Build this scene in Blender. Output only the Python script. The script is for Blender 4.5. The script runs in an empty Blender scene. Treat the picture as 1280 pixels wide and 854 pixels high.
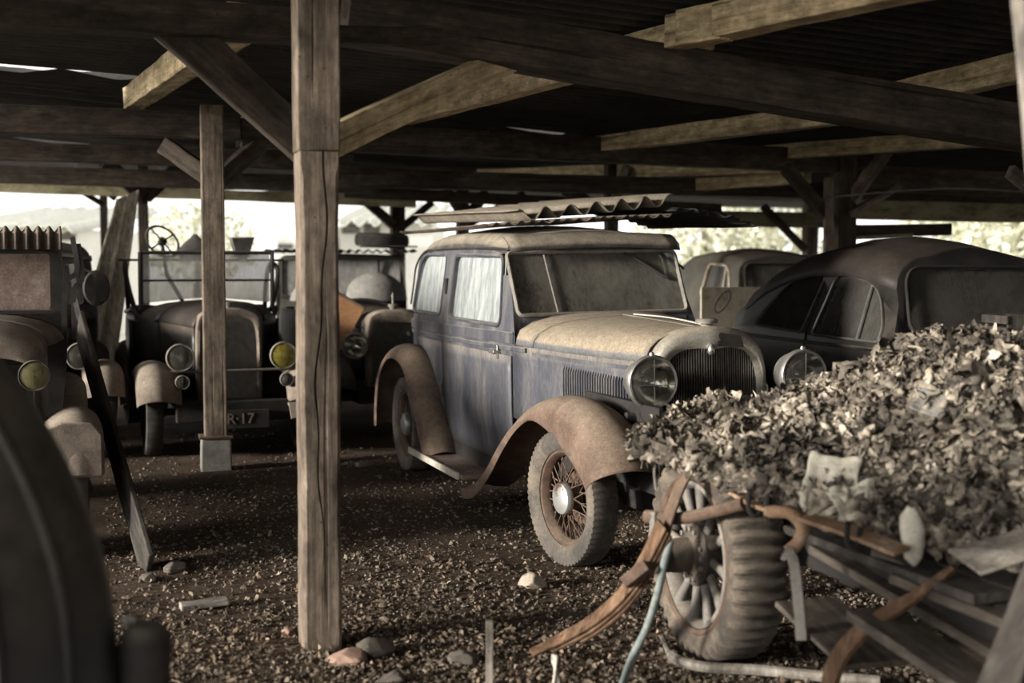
import bpy, bmesh, math, random
import numpy as np
from mathutils import Vector, Matrix, noise, geometry
random.seed(7); rng=np.random.default_rng(7)
S=bpy.context.scene; COL=S.collection
R=math.radians
# ------------------------------------------------------------------ camera model (46 mm lens, eye 1.5 m)
FPX=1650.0; PITCH=math.atan(97/FPX); EYE=1.5
def ray(px,py):
    dx=(px-640)/FPX; dy=(427-py)/FPX
    return Vector((dx, math.cos(PITCH)+dy*math.sin(PITCH), -math.sin(PITCH)+dy*math.cos(PITCH)))
def W(px,py,d):
    r=ray(px,py); return Vector((0,0,EYE))+r*(d/r.y)
def G(px,py,z=0.0):
    r=ray(px,py); return Vector((0,0,EYE))+r*((z-EYE)/r.z)
# ------------------------------------------------------------------ materials
def nodes(name):
    m=bpy.data.materials.new(name); m.use_nodes=True
    nt=m.node_tree; nt.nodes.clear()
    out=nt.nodes.new('ShaderNodeOutputMaterial')
    return m,nt,out
def N(nt,t,**k):
    n=nt.nodes.new(t)
    for a,b in k.items():
        if a in n.inputs.keys(): n.inputs[a].default_value=b
        else: setattr(n,a,b)
    return n
def ramp(nt,src,stops):
    r=nt.nodes.new('ShaderNodeValToRGB'); e=r.color_ramp.elements
    while len(e)<len(stops): e.new(0.5)
    for i,(p,c) in enumerate(stops):
        e[i].position=p; e[i].color=(c[0],c[1],c[2],1)
    nt.links.new(src,r.inputs[0]); return r.outputs[0]
def mixc(nt,f,a,b):
    n=nt.nodes.new('ShaderNodeMix'); n.data_type='RGBA'
    for s,v in ((0,f),(6,a),(7,b)):
        if isinstance(v,(int,float)): n.inputs[s].default_value=v
        elif isinstance(v,tuple): n.inputs[s].default_value=(*v[:3],1)
        else: nt.links.new(v,n.inputs[s])
    return n.outputs[2]
def math_(nt,op,a,b=None,c=None):
    n=nt.nodes.new('ShaderNodeMath'); n.operation=op
    for i,v in enumerate((a,b,c)):
        if v is None: continue
        if isinstance(v,(int,float)): n.inputs[i].default_value=v
        else: nt.links.new(v,n.inputs[i])
    return n.outputs[0]
def mrange(nt,v,a,b,c=0.0,d=1.0):
    n=nt.nodes.new('ShaderNodeMapRange'); nt.links.new(v,n.inputs[0])
    for i,x in zip((1,2,3,4),(a,b,c,d)): n.inputs[i].default_value=x
    return n.outputs[0]
def coords(nt,scale=(1,1,1),offset=True,kind='Object'):
    tc=nt.nodes.new('ShaderNodeTexCoord'); mp=nt.nodes.new('ShaderNodeMapping')
    mp.inputs['Scale'].default_value=scale; nt.links.new(tc.outputs[kind],mp.inputs[0])
    if offset:
        oi=nt.nodes.new('ShaderNodeObjectInfo'); v=nt.nodes.new('ShaderNodeVectorMath'); v.operation='SCALE'
        v.inputs[0].default_value=(37,19,53); nt.links.new(oi.outputs['Random'],v.inputs['Scale'])
        nt.links.new(v.outputs[0],mp.inputs['Location'])
    return mp.outputs[0]
def noi(nt,vec,scale,detail=6,rough=.6):
    n=nt.nodes.new('ShaderNodeTexNoise'); n.inputs['Scale'].default_value=scale
    n.inputs['Detail'].default_value=detail; n.inputs['Roughness'].default_value=rough
    nt.links.new(vec,n.inputs['Vector']); return n.outputs['Fac']
def bump(nt,h,strength,dist=.01):
    b=nt.nodes.new('ShaderNodeBump'); b.inputs['Strength'].default_value=strength; b.inputs['Distance'].default_value=dist
    nt.links.new(h,b.inputs['Height']); return b.outputs[0]
def MAT(name,c1,c2,scale=6,rough=.7,metal=0,bmp=.2,bdist=.004,dust=None,damt=0.0,stretch=(1,1,1),spots=None,spec=.4,coat=0,dlo=.25,dhi=.85):
    """mottled surface c1..c2, optional settled dust (thicker on ledges), optional shaped stains"""
    m,nt,out=nodes(name); L=nt.links
    v=coords(nt,stretch)
    n1=noi(nt,v,scale); n2=noi(nt,v,scale*6,4)
    f=math_(nt,'ADD',math_(nt,'MULTIPLY',n1,.7),math_(nt,'MULTIPLY',n2,.3))
    col=ramp(nt,f,[(.36,c1),(.64,c2)])
    if spots:
        sc,col2,lo,hi=spots
        s=mrange(nt,noi(nt,v,sc,7,.7),lo,hi); col=mixc(nt,s,col,col2)
    grain=mrange(nt,noi(nt,v,scale*22,5,.75),.3,.7,.62,1.38)
    r=None
    if dust:
        g=nt.nodes.new('ShaderNodeNewGeometry'); sx=nt.nodes.new('ShaderNodeSeparateXYZ'); L.new(g.outputs['Normal'],sx.inputs[0])
        up=mrange(nt,sx.outputs[2],dlo,dhi)
        dn=mrange(nt,noi(nt,v,9,6,.65),.25,.6,.45,1)
        fac=math_(nt,'ADD',math_(nt,'MULTIPLY',math_(nt,'MULTIPLY',up,dn),damt),math_(nt,'MULTIPLY',mrange(nt,n1,.45,.75),.18*damt))
        dcol=mixc(nt,n2,tuple(x*.55 for x in dust),tuple(min(1,x*1.4) for x in dust))
        col=mixc(nt,fac,col,dcol)
        r=math_(nt,'ADD',rough,math_(nt,'MULTIPLY',fac,max(0,.95-rough)))
    if bmp>.1:
        vm=nt.nodes.new('ShaderNodeVectorMath'); vm.operation='SCALE'; L.new(col,vm.inputs[0]); L.new(grain,vm.inputs['Scale']); col=vm.outputs[0]
    p=N(nt,'ShaderNodeBsdfPrincipled'); p.inputs['Metallic'].default_value=metal
    p.inputs['Specular IOR Level'].default_value=spec
    if r is not None: L.new(r,p.inputs['Roughness'])
    else: p.inputs['Roughness'].default_value=rough
    L.new(col,p.inputs['Base Color'])
    if bmp: L.new(bump(nt,f,bmp,bdist),p.inputs['Normal'])
    L.new(p.outputs[0],out.inputs[0]); return m
def WOOD(name,c1,c2,c3,moss=None):
    m,nt,out=nodes(name); L=nt.links
    v=coords(nt,(10,10,.9)); v2=coords(nt,(60,60,1.6)); v3=coords(nt,(2.2,2.2,1.1)); v4=coords(nt,(26,26,.55))
    n1=noi(nt,v,1.0,6); n2=noi(nt,v2,1.0,4); n3=noi(nt,v3,1.3,5,.7); n4=noi(nt,v4,1.0,3,.5)
    f=math_(nt,'ADD',math_(nt,'MULTIPLY',n1,.65),math_(nt,'MULTIPLY',n2,.35))
    col=ramp(nt,f,[(.33,c1),(.5,c2),(.68,c3)])
    col=mixc(nt,mrange(nt,n3,.50,.68,0,.8),col,tuple(x*.3 for x in c2))      # old stains
    vq=coords(nt,(1,1,.55)); n5=noi(nt,vq,13,8,.75); n6=noi(nt,coords(nt,(34,34,6)),1.0,6,.8)
    sc_=nt.nodes.new('ShaderNodeVectorMath'); sc_.operation='SCALE'; L.new(col,sc_.inputs[0])
    L.new(math_(nt,'MULTIPLY',mrange(nt,n5,.32,.68,.5,1.5),mrange(nt,n6,.32,.68,.65,1.35)),sc_.inputs['Scale']); col=sc_.outputs[0]
    crack=mrange(nt,n4,.30,.36,1,0); col=mixc(nt,math_(nt,'MULTIPLY',crack,.7),col,tuple(x*.3 for x in c1))
    vo=nt.nodes.new('ShaderNodeTexVoronoi'); vo.inputs['Scale'].default_value=17; L.new(coords(nt,(1,1,1)),vo.inputs['Vector'])
    hole=mrange(nt,vo.outputs['Distance'],.05,.09,1,0); col=mixc(nt,math_(nt,'MULTIPLY',hole,.8),col,(.015,.011,.008))  # nail and worm holes
    if moss: col=mixc(nt,mrange(nt,noi(nt,v3,4,6,.7),.42,.6),col,moss)
    p=N(nt,'ShaderNodeBsdfPrincipled',Roughness=.85); p.inputs['Specular IOR Level'].default_value=.2
    L.new(col,p.inputs['Base Color'])
    h=math_(nt,'ADD',math_(nt,'SUBTRACT',f,math_(nt,'MULTIPLY',crack,.8)),math_(nt,'MULTIPLY',n5,.6)); L.new(bump(nt,h,.7,.007),p.inputs['Normal'])
    L.new(p.outputs[0],out.inputs[0]); return m
def GLASS(name,dust1,dust2,cover,rough=.25,streak=True,tl_=.3):
    """dirty pane: a dust film of the given cover over clear glass"""
    m,nt,out=nodes(name); L=nt.links
    v=coords(nt,(9,9,1.6) if streak else (3,3,3)); n=noi(nt,v,1.3,6,.6); n2=noi(nt,coords(nt,(22,22,5)),1.5,5,.7)
    f=math_(nt,'ADD',math_(nt,'MULTIPLY',n,.55),math_(nt,'MULTIPLY',n2,.45))
    col=ramp(nt,f,[(.36,dust1),(.62,dust2)])
    d=N(nt,'ShaderNodeBsdfDiffuse'); L.new(col,d.inputs[0])
    tl=N(nt,'ShaderNodeBsdfTranslucent'); L.new(col,tl.inputs[0])
    a=nt.nodes.new('ShaderNodeMixShader'); a.inputs[0].default_value=tl_; L.new(d.outputs[0],a.inputs[1]); L.new(tl.outputs[0],a.inputs[2])
    t=N(nt,'ShaderNodeBsdfTransparent'); b=nt.nodes.new('ShaderNodeMixShader')
    L.new(mrange(nt,f,.35,.6,cover-.1,min(1,cover+.08)),b.inputs[0]); L.new(t.outputs[0],b.inputs[1]); L.new(a.outputs[0],b.inputs[2])
    g=N(nt,'ShaderNodeBsdfGlossy'); g.inputs['Roughness'].default_value=rough
    fr=N(nt,'ShaderNodeFresnel',IOR=1.45); c=nt.nodes.new('ShaderNodeMixShader')
    L.new(math_(nt,'MULTIPLY',fr.outputs[0],.6),c.inputs[0]); L.new(b.outputs[0],c.inputs[1]); L.new(g.outputs[0],c.inputs[2])
    L.new(c.outputs[0],out.inputs[0]); return m
def SCRAPS(name,stops,rough=.95,fine=30,cl=0):
    """loose pieces: every piece its own tone"""
    m,nt,out=nodes(name); L=nt.links
    g=nt.nodes.new('ShaderNodeNewGeometry')
    n=noi(nt,coords(nt,(1,1,1),False),fine,5,.7)
    f=math_(nt,'ADD',math_(nt,'MULTIPLY',g.outputs['Random Per Island'],.82-cl*.45),math_(nt,'MULTIPLY',math_(nt,'SUBTRACT',n,.5),.35))
    if cl: f=math_(nt,'ADD',f,math_(nt,'MULTIPLY',mrange(nt,noi(nt,coords(nt,(1,1,1),False),5.5,5,.65),.36,.66),cl*.55))
    col=ramp(nt,f,stops)
    p=N(nt,'ShaderNodeBsdfPrincipled',Roughness=rough); p.inputs['Specular IOR Level'].default_value=.15
    L.new(col,p.inputs['Base Color']); L.new(bump(nt,n,.4,.006),p.inputs['Normal']); L.new(p.outputs[0],out.inputs[0]); return m
M={}
DUST=(.36,.30,.215)
M['post']=WOOD('weathered_post_wood',(.075,.057,.043),(.165,.13,.1),(.255,.205,.158))
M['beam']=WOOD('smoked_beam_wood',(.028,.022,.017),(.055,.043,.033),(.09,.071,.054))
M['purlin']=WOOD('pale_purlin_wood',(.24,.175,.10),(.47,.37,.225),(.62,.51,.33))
M['moss']=WOOD('lichen_beam_wood',(.1,.085,.05),(.2,.17,.1),(.3,.26,.16),(.25,.225,.14))
M['darkplank']=WOOD('dark_plank_wood',(.03,.027,.024),(.055,.048,.042),(.08,.072,.062))
M['paleplank']=WOOD('pale_shutter_wood',(.38,.33,.25),(.54,.48,.37),(.66,.6,.48))
M['brownplank']=WOOD('brown_weathered_board',(.05,.042,.034),(.105,.088,.07),(.17,.145,.118))
M['greyplank']=WOOD('grey_board_wood',(.12,.105,.088),(.23,.205,.175),(.33,.3,.26))
M['redwood']=WOOD('rust_stained_wood',(.055,.033,.022),(.14,.083,.05),(.22,.14,.09))
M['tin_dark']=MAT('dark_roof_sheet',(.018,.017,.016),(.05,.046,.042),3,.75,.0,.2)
M['tin_dust']=MAT('dusty_cement_sheet',(.16,.135,.105),(.31,.265,.205),5,.92,0,.3,dust=(.36,.31,.235),damt=.7)
M['tin_rust']=MAT('rusty_sheet',(.05,.04,.034),(.14,.105,.08),7,.85,0,.3,dust=(.3,.26,.2),damt=.5)
M['tin_out']=MAT('pale_outdoor_sheet',(.42,.44,.38),(.6,.6,.54),4,.8,0,.1)
M['blue']=MAT('dull_blue_grey_paint',(.05,.053,.066),(.085,.088,.103),2.2,.5,0,.11,dust=(.33,.29,.24),damt=.8,spots=(2.6,(.20,.185,.17),.5,.78),stretch=(1.6,1.6,.45))
M['hood']=MAT('thickly_dusted_hood',(.105,.108,.118),(.16,.155,.15),4,.6,0,.25,dust=(.31,.255,.185),damt=1.2,dlo=.12,dhi=.45)
M['blackroof']=MAT('dark_roof_leathercloth',(.035,.034,.034),(.07,.066,.06),8,.8,0,.3,dust=(.38,.325,.245),damt=.8,dlo=.1,dhi=.7)
M['fender']=MAT('rust_bloomed_fender',(.085,.054,.039),(.19,.128,.092),5,.78,0,.2,dust=(.34,.27,.2),damt=.55,spots=(4,(.055,.042,.036),.55,.7))
M['under']=MAT('sooty_underbody',(.012,.011,.01),(.03,.027,.024),6,.9,0,.1)
M['rubber']=MAT('perished_tyre_rubber',(.05,.045,.04),(.115,.1,.085),7,.9,0,.35,dust=(.28,.225,.165),damt=.35,spots=(3,(.21,.172,.13),.5,.68))
M['rubber_dark']=MAT('dark_tyre_rubber',(.022,.02,.018),(.05,.045,.04),7,.9,0,.3,dust=(.25,.21,.16),damt=.3)
M['rubber_brown']=MAT('brown_caked_tyre',(.04,.034,.028),(.09,.074,.058),7,.92,0,.35,dust=(.3,.24,.18),damt=.5,spots=(3,(.22,.175,.13),.5,.68))
M['rustiron']=MAT('rusty_iron',(.05,.03,.021),(.13,.08,.054),12,.8,.0,.35,dust=DUST,damt=.3)
M['rustorange']=MAT('orange_rust_iron',(.20,.115,.065),(.38,.25,.155),9,.8,0,.3,spots=(5,(.55,.43,.31),.55,.7))
M['greyiron']=MAT('grey_dusty_iron',(.13,.118,.105),(.25,.23,.205),9,.7,.1,.3,dust=DUST,damt=.4)
M['chrome']=MAT('dulled_chrome',(.38,.37,.345),(.58,.57,.54),14,.32,.85,.08,dust=DUST,damt=.35)
M['shell']=MAT('dusty_nickel_radiator_shell',(.30,.275,.23),(.47,.44,.38),6,.42,.45,.12,dust=(.45,.39,.29),damt=.7,spots=(4,(.16,.14,.12),.56,.7))
M['grille']=MAT('dark_grille_bars',(.11,.103,.09),(.22,.205,.18),18,.4,.6,.15)
M['black']=MAT('old_black_paint',(.010,.0095,.009),(.022,.02,.019),3,.42,0,.06,dust=(.25,.205,.155),damt=.5)
M['blackmatt']=MAT('matt_black_paint',(.013,.012,.011),(.032,.028,.025),4,.7,0,.12,dust=(.26,.215,.165),damt=.55)
M['brownroof']=MAT('dust_brown_roof_paint',(.022,.018,.016),(.05,.039,.033),4,.6,0,.15,dust=(.12,.09,.07),damt=.2)
M['dustbrown']=MAT('dust_caked_metal',(.11,.088,.07),(.25,.205,.165),7,.92,0,.4,dust=(.36,.3,.235),damt=.7)
M['reddust']=MAT('red_brown_stained_panel',(.14,.098,.078),(.27,.2,.165),3,.85,0,.15,spots=(5,(.36,.3,.25),.56,.75))
M['rustpanel']=MAT('bare_rust_panel',(.26,.12,.05),(.43,.23,.115),4,.8,0,.2)
M['beige']=MAT('peeling_beige_paint',(.5,.43,.32),(.68,.6,.47),4,.7,0,.15,spots=(3,(.2,.12,.075),.52,.66))
M['greycar']=MAT('faded_olive_grey_paint',(.06,.056,.046),(.11,.103,.086),4,.65,0,.11,dust=(.26,.225,.17),damt=.6)
M['concrete']=MAT('old_concrete',(.18,.17,.155),(.34,.32,.29),8,.95,0,.4)
M['stone']=MAT('field_stone',(.23,.19,.15),(.42,.36,.29),9,.9,0,.4)
M['darkstone']=MAT('dirty_stone',(.07,.06,.05),(.16,.135,.11),9,.9,0,.4)
M['brick']=MAT('broken_brick',(.2,.12,.085),(.36,.24,.18),10,.95,0,.4)
M['cream']=MAT('cream_rag',(.5,.46,.37),(.76,.71,.6),9,.95,0,.4)
M['tarp']=MAT('grey_dusty_cloth',(.17,.16,.145),(.33,.315,.285),3,.9,0,.25)
M['teal']=MAT('faded_blue_green_paint',(.11,.135,.13),(.22,.25,.24),9,.7,0,.25,spots=(6,(.36,.31,.24),.56,.7))
M['whitewood']=MAT('pale_bare_batten',(.46,.42,.35),(.66,.61,.52),9,.8,0,.25,stretch=(1,1,1))
M['plaster']=MAT('pale_plaster',(.62,.62,.57),(.75,.75,.7),2,.9,0,.05)
M['whitecar']=MAT('white_car_paint',(.7,.7,.7),(.8,.8,.8),2,.4,0,0)
M['leafgreen']=SCRAPS('tree_leaves',[(0,(.36,.37,.26)),(.5,(.54,.54,.41)),(1,(.72,.71,.58))])
M['bark']=MAT('tree_bark',(.09,.075,.055),(.18,.15,.12),6,.95,0,.3)
M['leather']=MAT('dark_folded_leathercloth',(.02,.018,.017),(.045,.04,.037),8,.75,0,.3,dust=(.28,.24,.19),damt=.3)
M['heapbase']=MAT('matted_wool_and_dirt',(.05,.044,.038),(.19,.165,.135),16,.97,0,.9,.03)
M['scraps']=SCRAPS('torn_rags_and_wool',[(0,(.035,.03,.026)),(.3,(.105,.09,.074)),(.52,(.25,.215,.17)),(.70,(.48,.42,.335)),(.86,(.70,.635,.53)),(1,(.84,.79,.69))],.95,38,1)
M['gravel']=SCRAPS('loose_gravel',[(0,(.05,.04,.031)),(.45,(.125,.1,.078)),(.75,(.22,.18,.14)),(.93,(.34,.29,.235)),(1,(.55,.5,.43))],.95,60)
M['chips']=SCRAPS('dry_leaf_litter',[(0,(.07,.05,.034)),(.4,(.17,.125,.085)),(.75,(.3,.235,.17)),(1,(.5,.43,.34))],.95,60)
M['glass_side']=GLASS('dust_streaked_side_glass',(.27,.30,.30),(.60,.63,.62),.93)
M['glass_wind']=GLASS('dusty_windscreen_glass',(.13,.12,.10),(.25,.235,.2),.72,.3,False)
M['glass_pale']=GLASS('pale_speckled_windscreen',(.5,.485,.45),(.90,.88,.84),.60,.3,False,.55)
M['glass_dark']=GLASS('dark_dusty_glass',(.07,.066,.058),(.10,.095,.085),.84,.2,False)
M['glass_mid']=GLASS('grey_dusty_glass',(.12,.115,.10),(.21,.2,.18),.8,.3,True)
M['lens']=GLASS('headlamp_lens_glass',(.30,.29,.25),(.5,.48,.42),.16,.05,False)
M['lens_yellow']=GLASS('yellow_headlamp_glass',(.45,.36,.04),(.72,.6,.12),.5,.08,False)
M['lens_dull']=GLASS('dull_yellowed_lamp_glass',(.14,.125,.05),(.26,.24,.12),.75,.2,False)
M['mirror']=MAT('tarnished_reflector',(.42,.40,.34),(.62,.6,.54),5,.16,1,.03,spots=(4,(.2,.18,.13),.56,.7))
def soil():
    m,nt,out=nodes('dark_barn_earth'); L=nt.links
    v=coords(nt,(1,1,1),False); n1=noi(nt,v,1.1,6,.6); n2=noi(nt,v,26,7,.72); n3=noi(nt,v,90,4,.7)
    f=math_(nt,'ADD',math_(nt,'MULTIPLY',n1,.35),math_(nt,'ADD',math_(nt,'MULTIPLY',n2,.4),math_(nt,'MULTIPLY',n3,.25)))
    col=ramp(nt,f,[(.36,(.042,.030,.022)),(.52,(.095,.069,.05)),(.66,(.20,.15,.112))])
    p=N(nt,'ShaderNodeBsdfPrincipled',Roughness=.97); p.inputs['Specular IOR Level'].default_value=.1
    L.new(col,p.inputs['Base Color']); L.new(bump(nt,f,1.0,.03),p.inputs['Normal']); L.new(p.outputs[0],out.inputs[0]); return m
M['soil']=soil()
M['yard']=MAT('pale_dry_yard',(.5,.48,.41),(.66,.63,.55),1.5,.95,0,.1)
# ------------------------------------------------------------------ mesh building
def spl(pts,n):
    """smooth curve through points, n samples"""
    P=[np.array(p,float) for p in pts]; P=[2*P[0]-P[1]]+P+[2*P[-1]-P[-2]]
    k=len(P)-3; out=[]
    for i in range(n):
        t=i/(n-1)*k; j=min(int(t),k-1); u=t-j; a,b,c,d=P[j:j+4]
        out.append(tuple(.5*((2*b)+(c-a)*u+(2*a-5*b+4*c-d)*u*u+(3*b-a-3*c+d)*u**3)))
    return out
def roundpoly(pts,r,n=5):
    out=[]; k=len(pts); rs=r if isinstance(r,(list,tuple)) else [r]*k
    for i in range(k):
        a=Vector(pts[i-1]);b=Vector(pts[i]);c=Vector(pts[(i+1)%k])
        u=(a-b).normalized();v=(c-b).normalized(); rr=min(rs[i],(a-b).length*.48,(c-b).length*.48)
        p0=b+u*rr;p1=b+v*rr
        for j in range(n+1):
            t=j/n; out.append(tuple(p0*(1-t)**2+b*2*t*(1-t)+p1*t*t))
    return out
class MB:
    def __init__(s): s.v=[];s.f=[]
    def add(s,vs,fs):
        b=len(s.v); s.v+= [tuple(x) for x in vs]; s.f+=[tuple(b+i for i in f) for f in fs]; return s
    def box(s,c,d,rot=None,taper=1.0):
        x,y,z=[q/2 for q in d]; vs=[Vector((sx*x*(taper if sz>0 else 1),sy*y*(taper if sz>0 else 1),sz*z)) for sz in(-1,1) for sy in(-1,1) for sx in(-1,1)]
        if rot: vs=[rot@v for v in vs]
        vs=[v+Vector(c) for v in vs]
        return s.add(vs,[(0,2,3,1),(4,5,7,6),(0,1,5,4),(2,6,7,3),(0,4,6,2),(1,3,7,5)])
    def loft(s,rings,closed=True,caps=True,loop=False):
        n=len(rings[0]); b=len(s.v)
        for r in rings: s.v+=[tuple(p) for p in r]
        m=len(rings)
        for i in range(m if loop else m-1):
            i2=(i+1)%m
            for j in range(n if closed else n-1):
                k=(j+1)%n; s.f.append((b+i*n+j,b+i*n+k,b+i2*n+k,b+i2*n+j))
        if caps and closed and not loop:
            s.f.append(tuple(b+j for j in range(n))[::-1]); s.f.append(tuple(b+(m-1)*n+j for j in range(n)))
        return s
    def tube(s,path,r,n=8,closed=False,caps=True,flat=1.0,up=None):
        P=[Vector(p) for p in path]; m=len(P); rs=r if isinstance(r,(list,tuple)) else [r]*m
        rings=[]; ref=Vector(up) if up else None
        for i in range(m):
            a=P[i-1] if (i>0 or closed) else P[i]; c=P[(i+1)%m] if (i<m-1 or closed) else P[i]
            t=(c-a).normalized()
            if ref is None: ref=Vector((0,0,1)) if abs(t.z)<.9 else Vector((1,0,0))
            u=(ref-t*ref.dot(t)).normalized(); w=t.cross(u)
            if not up: ref=u
            rings.append([P[i]+(u*math.cos(2*math.pi*j/n)*flat+w*math.sin(2*math.pi*j/n))*rs[i] for j in range(n)])
        return s.loft(rings,True,caps,closed)
    def strip(s,path,w,th,up=(0,0,1)):
        """bar of rectangular section; w across, th thick along up"""
        P=[Vector(p) for p in path]; m=len(P); ws=w if isinstance(w,(list,tuple)) else [w]*m; rings=[]
        for i in range(m):
            t=(P[min(i+1,m-1)]-P[max(i-1,0)]).normalized(); u=Vector(up); u=(u-t*u.dot(t)).normalized(); x=t.cross(u)
            rings.append([P[i]+x*a*ws[i]/2+u*b*th/2 for a,b in((-1,-1),(1,-1),(1,1),(-1,1))])
        return s.loft(rings)
    def lathe(s,prof,o,axis,n=32,closed_prof=False,mod=None):
        ax=Vector(axis).normalized(); u=ax.orthogonal().normalized()
        if abs(ax.z)<.9: u=(Vector((0,0,1))-ax*ax.z).normalized()
        w=ax.cross(u); o=Vector(o); rings=[]
        for j in range(n):
            a=2*math.pi*j/n; e=u*math.cos(a)+w*math.sin(a)
            rings.append([o+ax*h+e*(r+(mod(j,k) if mod else 0)) for k,(r,h) in enumerate(prof)])
        return s.loft(rings,closed_prof,False,True)
    def prism(s,poly,fn0,fn1):
        n=len(poly); b=len(s.v); s.v+=[tuple(fn0(*p)) for p in poly]+[tuple(fn1(*p)) for p in poly]
        s.f.append(tuple(b+i for i in range(n))[::-1]); s.f.append(tuple(b+n+i for i in range(n)))
        for i in range(n):
            k=(i+1)%n; s.f.append((b+i,b+k,b+n+k,b+n+i))
        return s
    def mesh(s,name):
        me=bpy.data.meshes.new(name); me.from_pydata(s.v,[],s.f); me.update()
        bm=bmesh.new(); bm.from_mesh(me); bmesh.ops.recalc_face_normals(bm,faces=bm.faces); bm.to_mesh(me); bm.free()
        return me
    def build(s,name,mat,parent=None,smooth=40,bevel=0,subsurf=0,solid=0,offset=0,raw=False):
        if raw:
            me=bpy.data.meshes.new(name); me.from_pydata(s.v,[],s.f); me.update()
        else: me=s.mesh(name)
        return place(me,name,mat,parent,smooth,bevel,subsurf,solid,offset)
def place(me,name,mat,parent=None,smooth=40,bevel=0,subsurf=0,solid=0,offset=0):
    me.materials.clear(); me.materials.append(M[mat] if isinstance(mat,str) else mat)
    if smooth:
        me.polygons.foreach_set('use_smooth',[True]*len(me.polygons))
        try: me.set_sharp_from_angle(angle=R(smooth))
        except Exception: pass
    o=bpy.data.objects.new(name,me); COL.objects.link(o)
    if parent: o.parent=parent
    if solid:
        q=o.modifiers.new('solid','SOLIDIFY'); q.thickness=solid; q.offset=offset
    if bevel:
        q=o.modifiers.new('bevel','BEVEL'); q.width=bevel; q.segments=2; q.limit_method='ANGLE'; q.angle_limit=R(35)
    if subsurf:
        q=o.modifiers.new('sub','SUBSURF'); q.levels=subsurf; q.render_levels=subsurf
    return o
def tag(o,label,cat,group=None,kind=None):
    if label: o['label']=label
    if cat: o['category']=cat
    if group: o['group']=group
    if kind: o['kind']=kind
    return o
def thing(name,label,cat,loc=(0,0,0),heading=0,group=None,roll=0):
    o=bpy.data.objects.new(name,None); COL.objects.link(o); o.location=loc; o.rotation_euler=(roll,0,heading)
    o.empty_display_size=.2
    return tag(o,label,cat,group)
def bake(o):
    bpy.context.view_layer.update(); dg=bpy.context.evaluated_depsgraph_get()
    me=bpy.data.meshes.new_from_object(o.evaluated_get(dg)); return me
def cut(me,cutters):
    a=bpy.data.objects.new('tmp',me); COL.objects.link(a); tmp=[]
    for c in cutters:
        b=bpy.data.objects.new('tmpc',c.mesh('tmpc')); COL.objects.link(b); tmp.append(b)
        q=a.modifiers.new('b','BOOLEAN'); q.operation='DIFFERENCE'; q.solver='EXACT'; q.object=b
    r=bake(a)
    for b in tmp+[a]: bpy.data.objects.remove(b)
    return r
# ------------------------------------------------------------------ timbers
def timber(name,label,cat,p0,p1,w,h,mat,group=None,yaw=None,parent=None,wob=.006,bevel=.006,rnd=1):
    """hewn bar from p0 to p1; w across, h tall (local z runs along the grain)"""
    p0=Vector(p0);p1=Vector(p1); t=(p1-p0); Ln=t.length; t.normalize()
    if yaw is not None: y=Vector((-math.sin(yaw),math.cos(yaw),0))
    else: y=Vector((0,0,1))
    y=(y-t*y.dot(t)).normalized(); x=y.cross(t)
    mw=Matrix((x,y,t)).transposed().to_4x4(); mw.translation=p0
    n=max(4,int(Ln/.28)); mb=MB(); rings=[]
    for i in range(n+1):
        z=Ln*i/n; e=1+ (random.random()-.5)*wob*4
        rings.append([(sx*w/2*e+random.uniform(-wob,wob)*.6,sy*h/2*e+random.uniform(-wob,wob)*.6,z) for sx,sy in((-1,-1),(1,-1),(1,1),(-1,1))])
    mb.loft(rings); o=mb.build(name,mat,parent,30,bevel)
    if parent is not None: o.matrix_local=mw
    else: o.matrix_world=mw
    if label: tag(o,label,cat,group)
    return o
def corr(Lx,Wy,amp,pitch,nx=6,seg=8,droop=0,jag=0,thick=.006):
    """corrugated sheet, ridges along local x, centred"""
    mb=MB(); ny=int(Wy/pitch*seg); rows=[]
    for i in range(nx+1):
        row=[]
        for j in range(ny+1):
            y=-Wy/2+Wy*j/ny; x=-Lx/2+Lx*i/nx
            if jag and i in(0,nx): x+=jag*(noise.noise(Vector((y*6,i,3)))+.4*noise.noise(Vector((y*21,i,9))))
            z=amp*math.cos(2*math.pi*y/pitch)-droop*(abs(2*y/Wy)**2.2)+.008*noise.noise(Vector((x*2,y*2,1)))
            row.append((x,y,z))
        rows.append(row)
    mb.loft(rows,False,False); return mb
# ================================================================== SETTING
UA=R(20); U=Vector((math.cos(UA),math.sin(UA),0)); V=Vector((-math.sin(UA),math.cos(UA),0))
def rz(u): return 2.96-.06*min(u,4.6)-.012*max(0,u-4.6)
def roofz(p): return rz(p.x*U.x+p.y*U.y)
def roofhit(px,py):
    r=ray(px,py); 
    t=1.46/(r.z+.06*(r.x*U.x+r.y*U.y)); return Vector((0,0,EYE))+r*t
def h2(x,y):
    a=noise.noise(Vector((x*.55,y*.55,2)))*.035+noise.noise(Vector((x*1.9,y*1.9,5)))*.016
    return a+noise.noise(Vector((x*6,y*6,8)))*.008
def floor_grid():
    mb=MB(); xs=np.linspace(-5.6,5.6,200); ys=np.concatenate([np.linspace(1.0,8,170),np.linspace(8.08,13,60)])
    rows=[[(x,y,h2(x,y)-.012) for x in xs] for y in ys]
    mb.loft(rows,False,False); return mb
fl=floor_grid().build('floor','soil',None,180,raw=True); tag(fl,'dark earth floor of the shed strewn with gravel','floor',kind='structure')
def flat(name,mat,u0,u1,v0,v1,z,n=10):
    mb=MB(); mb.loft([[(U*(u0+(u1-u0)*i/n)+V*(v0+(v1-v0)*j/n)+Vector((0,0,z))) for i in range(n+1)] for j in range(n+1)],False,False)
    return mb.build(name,mat,None,0)
tag(flat('floor_rear','soil',-4,22,-11,17.5,-.05),'dark earth floor towards the back of the shed','floor',kind='structure')
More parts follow.
